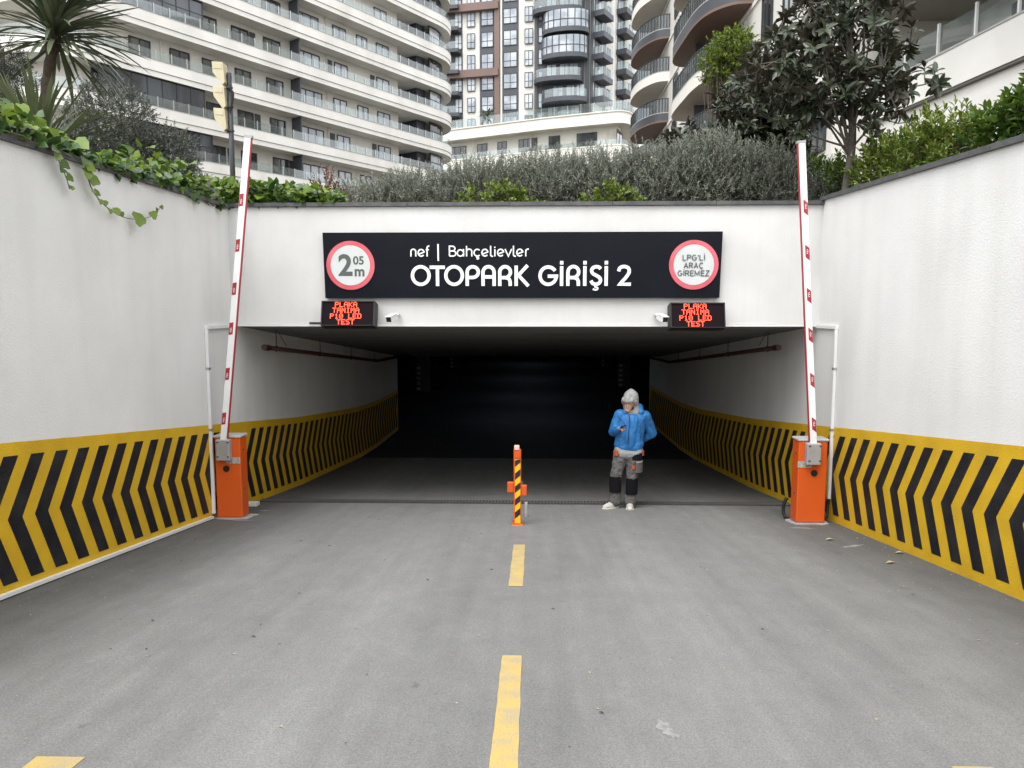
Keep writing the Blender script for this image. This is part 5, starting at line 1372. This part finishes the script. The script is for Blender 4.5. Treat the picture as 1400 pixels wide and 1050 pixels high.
def sphere_chain(b, pts, n=12):
    """tapered capsule through (point, radius) pairs"""
    for (p, r), (q, s) in zip(pts[:-1], pts[1:]):
        p, q = Vector(p), Vector(q); d = q - p
        if d.length < 1e-6: d = Vector((0, 0, .001))
        d.normalize(); ref = Vector((0, 0, 1)) if abs(d.z) < .9 else Vector((1, 0, 0)); u = d.cross(ref); u.normalize(); w = d.cross(u)
        rings = []
        for k in range(1, 5): a = R(90 - 22.5 * k); rings.append((p - d * r * math.sin(a), r * math.cos(a)))
        for k in range(0, 4): a = R(22.5 * k); rings.append((q + d * s * math.sin(a), s * math.cos(a)))
        vs = [p - d * r]; fs = []
        for c, rr in rings: vs += [c + (u * math.cos(6.28318 * i / n) + w * math.sin(6.28318 * i / n)) * rr for i in range(n)]
        vs.append(q + d * s); m = len(rings)
        for i in range(n):
            j = (i + 1) % n; fs.append((0, 1 + j, 1 + i)); fs.append((len(vs) - 1, 1 + (m - 1) * n + i, 1 + (m - 1) * n + j))
            for k in range(m - 1): fs.append((1 + k * n + i, 1 + k * n + j, 1 + (k + 1) * n + j, 1 + (k + 1) * n + i))
        b.add(vs, fs)
    return b


def blob(name, b, voxel, mat, parent, smooth=6, wrinkle=0, wscale=.08):
    """melt the pieces of a builder into one continuous skin"""
    me = b.mesh(name + '_raw'); o = bpy.data.objects.new(name, me); COL.objects.link(o)
    m = o.modifiers.new('r', 'REMESH'); m.mode = 'VOXEL'; m.voxel_size = voxel
    m = o.modifiers.new('s', 'SMOOTH'); m.iterations = smooth; m.factor = .5
    if wrinkle:
        tx = bpy.data.textures.new(name + '_folds', 'CLOUDS'); tx.noise_scale = wscale; tx.noise_depth = 2
        m = o.modifiers.new('d', 'DISPLACE'); m.texture = tx; m.strength = wrinkle; m.mid_level = .5
    dg = bpy.context.evaluated_depsgraph_get(); dg.update()
    r = bpy.data.meshes.new_from_object(o.evaluated_get(dg))
    bpy.data.objects.remove(o); bpy.data.meshes.remove(me)
    r.name = name; r.materials.clear(); r.materials.append(M[mat]); r.polygons.foreach_set('use_smooth', [True] * len(r.polygons))
    return new_obj(name, r, parent, None, True)


# skeleton, metres from the floor between the feet; -y looks at the camera
SHR, ELR, WRR = (-.075, .0, 1.375), (-.165, .0, 1.13), (-.105, -.215, 1.205)
SHL, ELL, WRL = (.285, .02, 1.355), (.405, .10, 1.09), (.265, .17, .99)
HC = Vector((.055, -.045, 1.585))
FD = Vector((-.34, -.74, -.62)).normalized()
b = MB()
sphere_chain(b, [((.10, .04, 1.36), .06), ((.075, .01, 1.47), .055), (tuple(HC), .05)])
sphere_chain(b, [(tuple(HC + Vector((.015, .02, .035))), .088), (tuple(HC + FD * .025 + Vector((0, 0, -.0))), .082)])
sphere_chain(b, [(tuple(HC + FD * .035 + Vector((-.005, 0, -.035))), .068), (tuple(HC + FD * .06 + Vector((-.01, 0, -.085))), .046)])
sidev = FD.cross(Vector((0, 0, 1))); sidev.normalize(); upv = sidev.cross(FD)
sphere_chain(b, [(tuple(HC + FD * .105 + upv * .035), .010), (tuple(HC + FD * .128 - upv * .008), .015)])      # nose
for s in (-1, 1):
    sphere_chain(b, [(tuple(HC + FD * .092 + upv * .040 + sidev * s * .012), .013), (tuple(HC + FD * .082 + upv * .038 + sidev * s * .05), .011)])  # brow
    sphere_chain(b, [(tuple(HC + sidev * s * .084 + upv * .02), .014), (tuple(HC + sidev * s * .09 - upv * .015 - FD * .01), .012)])              # ear
sphere_chain(b, [(tuple(HC + FD * .098 - upv * .050 - sidev * .022), .009), (tuple(HC + FD * .104 - upv * .05), .010), (tuple(HC + FD * .098 - upv * .05 + sidev * .022), .009)])  # mouth
sphere_chain(b, [((-.02, .02, 1.34), .075), ((.23, .03, 1.32), .075)])
sphere_chain(b, [((.10, .03, 1.32), .11), ((.07, .01, 1.1), .10), ((.05, .0, .92), .11)])
sphere_chain(b, [(SHR, .055), (ELR, .042), (WRR, .027)]); sphere_chain(b, [(SHL, .055), (ELL, .042), (WRL, .027)])
KR, AR = (-.125, -.03, .48), (-.125, .015, .09); KL, AL = (.105, -.03, .46), (.095, .01, .08)
sphere_chain(b, [((-.04, .01, .9), .075), (KR, .052), (AR, .035)]); sphere_chain(b, [((.13, .01, .9), .075), (KL, .052), (AL, .035)])
sphere_chain(b, [(AR, .035), ((-.22, -.05, .042), .026)]); sphere_chain(b, [(AL, .035), ((.08, -.12, .042), .026)])
# right hand round the phone: palm, four fingers of unequal length, thumb from the side
wr = Vector(WRR); pd = Vector((.42, -.86, .28)).normalized(); ps = Vector((.80, .52, .30)).normalized(); pn = pd.cross(ps)
sphere_chain(b, [(tuple(wr), .026), (tuple(wr + pd * .045 - ps * .016), .022)]); sphere_chain(b, [(tuple(wr), .026), (tuple(wr + pd * .048 + ps * .018), .021)])
for k, (o_, l) in enumerate(((-.030, .062), (-.010, .072), (.010, .068), (.028, .052))):
    a = wr + pd * .055 + ps * o_; m1 = a + pd * l * .45 - pn * .008; m2 = m1 + pd * l * .2 + pn * l * .35 * -1; m3 = m2 - pd * l * .22 - pn * l * .2
    sphere_chain(b, [(tuple(a), .0095), (tuple(m1), .0088), (tuple(m2), .008), (tuple(m3), .007)], 8)
a = wr + pd * .02 - ps * .026; sphere_chain(b, [(tuple(a), .012), (tuple(a + pd * .03 - ps * .022 + pn * .01), .0105), (tuple(a + pd * .062 - ps * .012 + pn * .022), .009)], 8)
wl_ = Vector(WRL); sphere_chain(b, [(tuple(wl_), .026), (tuple(wl_ + Vector((-.06, .02, -.035))), .026)])
for k in range(4): sphere_chain(b, [(tuple(wl_ + Vector((-.06, .02 + .014 * k - .02, -.04))), .010), (tuple(wl_ + Vector((-.10, .02 + .014 * k - .02, -.075 - .004 * k))), .008)], 8)
blob('body', b, .0055, 'skin', person, 4)
# short beard and hair edge
b = MB(); sphere_chain(b, [(tuple(HC + FD * .066 - upv * .075 - sidev * .04), .028), (tuple(HC + FD * .085 - upv * .085), .030), (tuple(HC + FD * .066 - upv * .075 + sidev * .04), .028)])
blob('beard', b, .006, 'beard', person, 3)
b = MB()
for s in (-1, 1): sphere_chain(b, [(tuple(HC + FD * .101 + upv * .034 + sidev * s * .014), .0055), (tuple(HC + FD * .090 + upv * .034 + sidev * s * .042), .005)], 8)
for s in (-1, 1): sphere_chain(b, [(tuple(HC + FD * .092 + upv * .016 + sidev * s * .022), .006), (tuple(HC + FD * .087 + upv * .015 + sidev * s * .036), .006)], 8)
blob('brows', b, .003, 'beard', person, 2)
# grey hood: a soft pointed crown, sides beside the cheeks, gathered at the neck
b = MB()
hb = HC - FD * .016
sphere_chain(b, [(tuple(hb + Vector((.022, .03, .040))), .112), (tuple(hb + Vector((.02, .02, .085))), .075), (tuple(hb + Vector((.022, .03, .128))), .036)])
sphere_chain(b, [(tuple(hb + Vector((.022, .03, .04))), .110), ((.105, .04, 1.47), .098)])
sphere_chain(b, [(tuple(hb + FD * .072 + upv * .060 - sidev * .055), .032), (tuple(hb + FD * .098 + upv * .074), .034), (tuple(hb + FD * .072 + upv * .060 + sidev * .055), .032)])
sphere_chain(b, [(tuple(hb + FD * .04 + upv * .085), .06), (tuple(hb + FD * .07 + upv * .088), .046)])
for s in (-1, 1):
    sphere_chain(b, [(tuple(hb + FD * .05 + upv * .065 + sidev * s * .055), .038), (tuple(hb + FD * .035 + sidev * s * .082), .036), (tuple(hb + FD * .01 - upv * .085 + sidev * s * .070), .046), ((.10 + sidev.x * s * .05, -.01, 1.42), .075)])
blob('hood', b, .007, 'hood', person, 6, .004, .06)
# jacket
b = MB()
sphere_chain(b, [((-.04, .02, 1.365), .085), ((.25, .03, 1.345), .085)])
sphere_chain(b, [((.02, .02, 1.33), .125), ((-.015, .0, 1.06), .122), ((-.025, .0, .965), .122)])
sphere_chain(b, [((.20, .03, 1.32), .125), ((.15, .01, 1.06), .124), ((.145, .01, .955), .124)])
sphere_chain(b, [((.10, -.025, 1.30), .115), ((.055, -.045, 1.06), .115), ((.06, -.03, .95), .115)])
sphere_chain(b, [(SHR, .086), ((-.125, .0, 1.25), .076), (ELR, .070), ((-.135, -.11, 1.17), .062), (tuple(Vector(WRR) + Vector((-.0, .03, -.005))), .048)])
sphere_chain(b, [(SHL, .088), ((.35, .07, 1.22), .082), (ELL, .077), ((.33, .14, 1.03), .066), (tuple(Vector(WRL) + Vector((.02, -.005, .01))), .055)])
sphere_chain(b, [((-.005, -.05, 1.425), .045), ((.03, .05, 1.455), .05), ((.12, .10, 1.50), .066), ((.205, .06, 1.475), .066), ((.215, -.03, 1.42), .055)])
sphere_chain(b, [((-.035, .0, .955), .118), ((.155, .0, .95), .122)])
sphere_chain(b, [((-.02, -.02, .92), .105), ((.14, -.02, .915), .108)])
jk = blob('jacket', b, .009, 'jacket', person, 5, .015, .08)
def ring_band(z0, z1, rx, ry, cx, cy, mat, name, parent, n=28, dx=.0):
    o_ = [(cx + rx * math.cos(6.2832 * i / n), cy + ry * math.sin(6.2832 * i / n)) for i in range(n)]
    return MB().ribbon(o_, 0, .02, z0, z1, True).build(name, M[mat], parent, local=True, smooth=True)
zp = MB().tube([(.035, -.166, 1.40), (.045, -.172, 1.28), (.03, -.170, 1.12), (.03, -.160, .97)], .008, 6).build('zip', M['jacket_trim'], jk, local=True)
MB().tube([(-.115, -.095, 1.36), (-.03, -.135, 1.28), (-.01, -.155, 1.2)], .005, 5).build('seam', M['jacket_trim'], jk, local=True)
MB().tube([(.30, -.06, 1.37), (.21, -.125, 1.26), (.20, -.135, 1.15), (.22, -.125, 1.02)], .005, 5).build('seam', M['jacket_trim'], jk, local=True)
MB().disc((.375, 1.245), .024, -.025, -.012, 14).build('sleeve_badge', M['jacket_trim'], jk, local=True)
# hoodie hem showing below the jacket
b = MB(); sphere_chain(b, [((-.03, .0, .875), .118), ((.145, .0, .87), .118)]); sphere_chain(b, [((-.03, -.02, .835), .108), ((.15, -.015, .83), .108)])
blob('hoodie_hem', b, .01, 'hood', person, 4, .01, .05)
# trousers
b = MB()
sphere_chain(b, [((-.03, .01, .86), .108), ((.13, .01, .86), .108)])
sphere_chain(b, [((-.045, .005, .82), .112), ((-.09, -.01, .62), .094), ((-.125, -.02, .46), .082), ((-.125, .0, .25), .082), ((-.125, -.0, .105), .088)])
sphere_chain(b, [((.14, .005, .82), .115), ((.125, -.01, .62), .098), ((.105, -.02, .46), .084), ((.098, .0, .25), .084), ((.09, -.005, .10), .090)])
tr = blob('trousers', b, .009, 'trouser', person, 4, .036, .06)
def shell(cx, cy, r, z0, z1, a0, a1, mat, name, parent, dxz=0, n=10):
    p = [(cx + r * math.sin(R(a0 + (a1 - a0) * i / n)), cy - r * math.cos(R(a0 + (a1 - a0) * i / n))) for i in range(n + 1)]
    b = MB(); b.ribbon(p, -.004, .010, z0, z1)
    return b.xf(lambda x, y, z: (x + dxz * (z - z0), y, z)).build(name, M[mat], parent, local=True, smooth=False)
shell(-.127, -.012, .090, .25, .48, -75, 60, 'kneepad', 'knee_pad', tr)
shell(.103, -.012, .092, .22, .455, -65, 70, 'kneepad', 'knee_pad', tr)
shell(.150, -.0, .115, .735, .835, -25, 55, 'kneepad', 'pocket_flap', tr)
shell(.145, -.005, .116, .55, .70, 0, 85, 'trouser', 'cargo_pocket', tr)
shell(.145, -.005, .119, .695, .715, 5, 85, 'hood', 'pocket_strap', tr)
shell(-.055, -.0, .118, .79, .865, -62, -25, 'orange_cloth', 'pocket_tab', tr)
shell(.16, -.0, .12, .79, .865, 55, 80, 'orange_cloth', 'pocket_tab', tr)
shell(.13, -.005, .112, .60, .655, -18, 2, 'orange_cloth', 'pocket_tab', tr)
# shoes
def shoe(h, toe, name='shoe'):
    h, toe = Vector(h), Vector(toe); d = toe - h
    b = MB(); sphere_chain(b, [(tuple(h + Vector((0, 0, .055))), .052), (tuple(h + d * .55 + Vector((0, 0, .042))), .054), (tuple(toe + Vector((0, 0, .032))), .044)])
    sphere_chain(b, [(tuple(h + Vector((0, 0, .055))), .052), (tuple(h + d * .2 + Vector((0, 0, .105))), .052)])
    s = blob(name, b, .007, 'shoe', person, 4)
    n = Vector((-d.y, d.x, 0)).normalized(); p = []
    for f, w_ in ((-.22, .02), (-.16, .042), (.1, .052), (.45, .053), (.75, .058), (1.05, .05), (1.24, .02)): p.append((h + d * f + n * w_, h + d * f - n * w_))
    poly = [(q[0].x, q[0].y) for q in p] + [(q[1].x, q[1].y) for q in reversed(p)]
    z = min(0, 0); MB().prism(poly, .0, .022).build('sole', M['sole'], s, local=True)
    b = MB()
    for f in (.3, .42, .54): c = h + d * f; b.tube([c + n * .025 + Vector((0, 0, .083 - .03 * f)), c - n * .025 + Vector((0, 0, .083 - .03 * f))], .004, 4)
    b.build('laces', M['sole'], s, local=True)
def slope_fix(v): return (v[0], v[1], -.115 * v[1])
shoe((-.115, .035, .0), (-.275, -.09, .0)); shoe((.095, .03, .0), (.07, -.165, .0))
# the phone in his hand
ph = wr + pd * .075 - pn * -.012
t = empty('phone', Vector((PX, PYY, PZ)) + ph, 'black phone held in the man\'s right hand', 'phone')
up_ = pn; 
vs = []
for wz in (0, .008):
    for u, v in ((-.045, -.034), (.085, -.034), (.085, .034), (-.045, .034)): vs.append(pd * u + ps * v + pn * (wz + .002))
MB().add(vs, [(3, 2, 1, 0), (4, 5, 6, 7), (0, 1, 5, 4), (1, 2, 6, 5), (2, 3, 7, 6), (3, 0, 4, 7)]).build('phone_body', M['black_plastic'], t, local=True)
vs = [pd * u + ps * v + pn * .0104 for u, v in ((-.041, -.030), (.081, -.030), (.081, .030), (-.041, .030))] + [pd * u + ps * v + pn * .0101 for u, v in ((-.041, -.030), (.081, -.030), (.081, .030), (-.041, .030))]
MB().add(vs, [(0, 1, 2, 3), (7, 6, 5, 4)]).build('screen', M['led_face'], t, local=True)
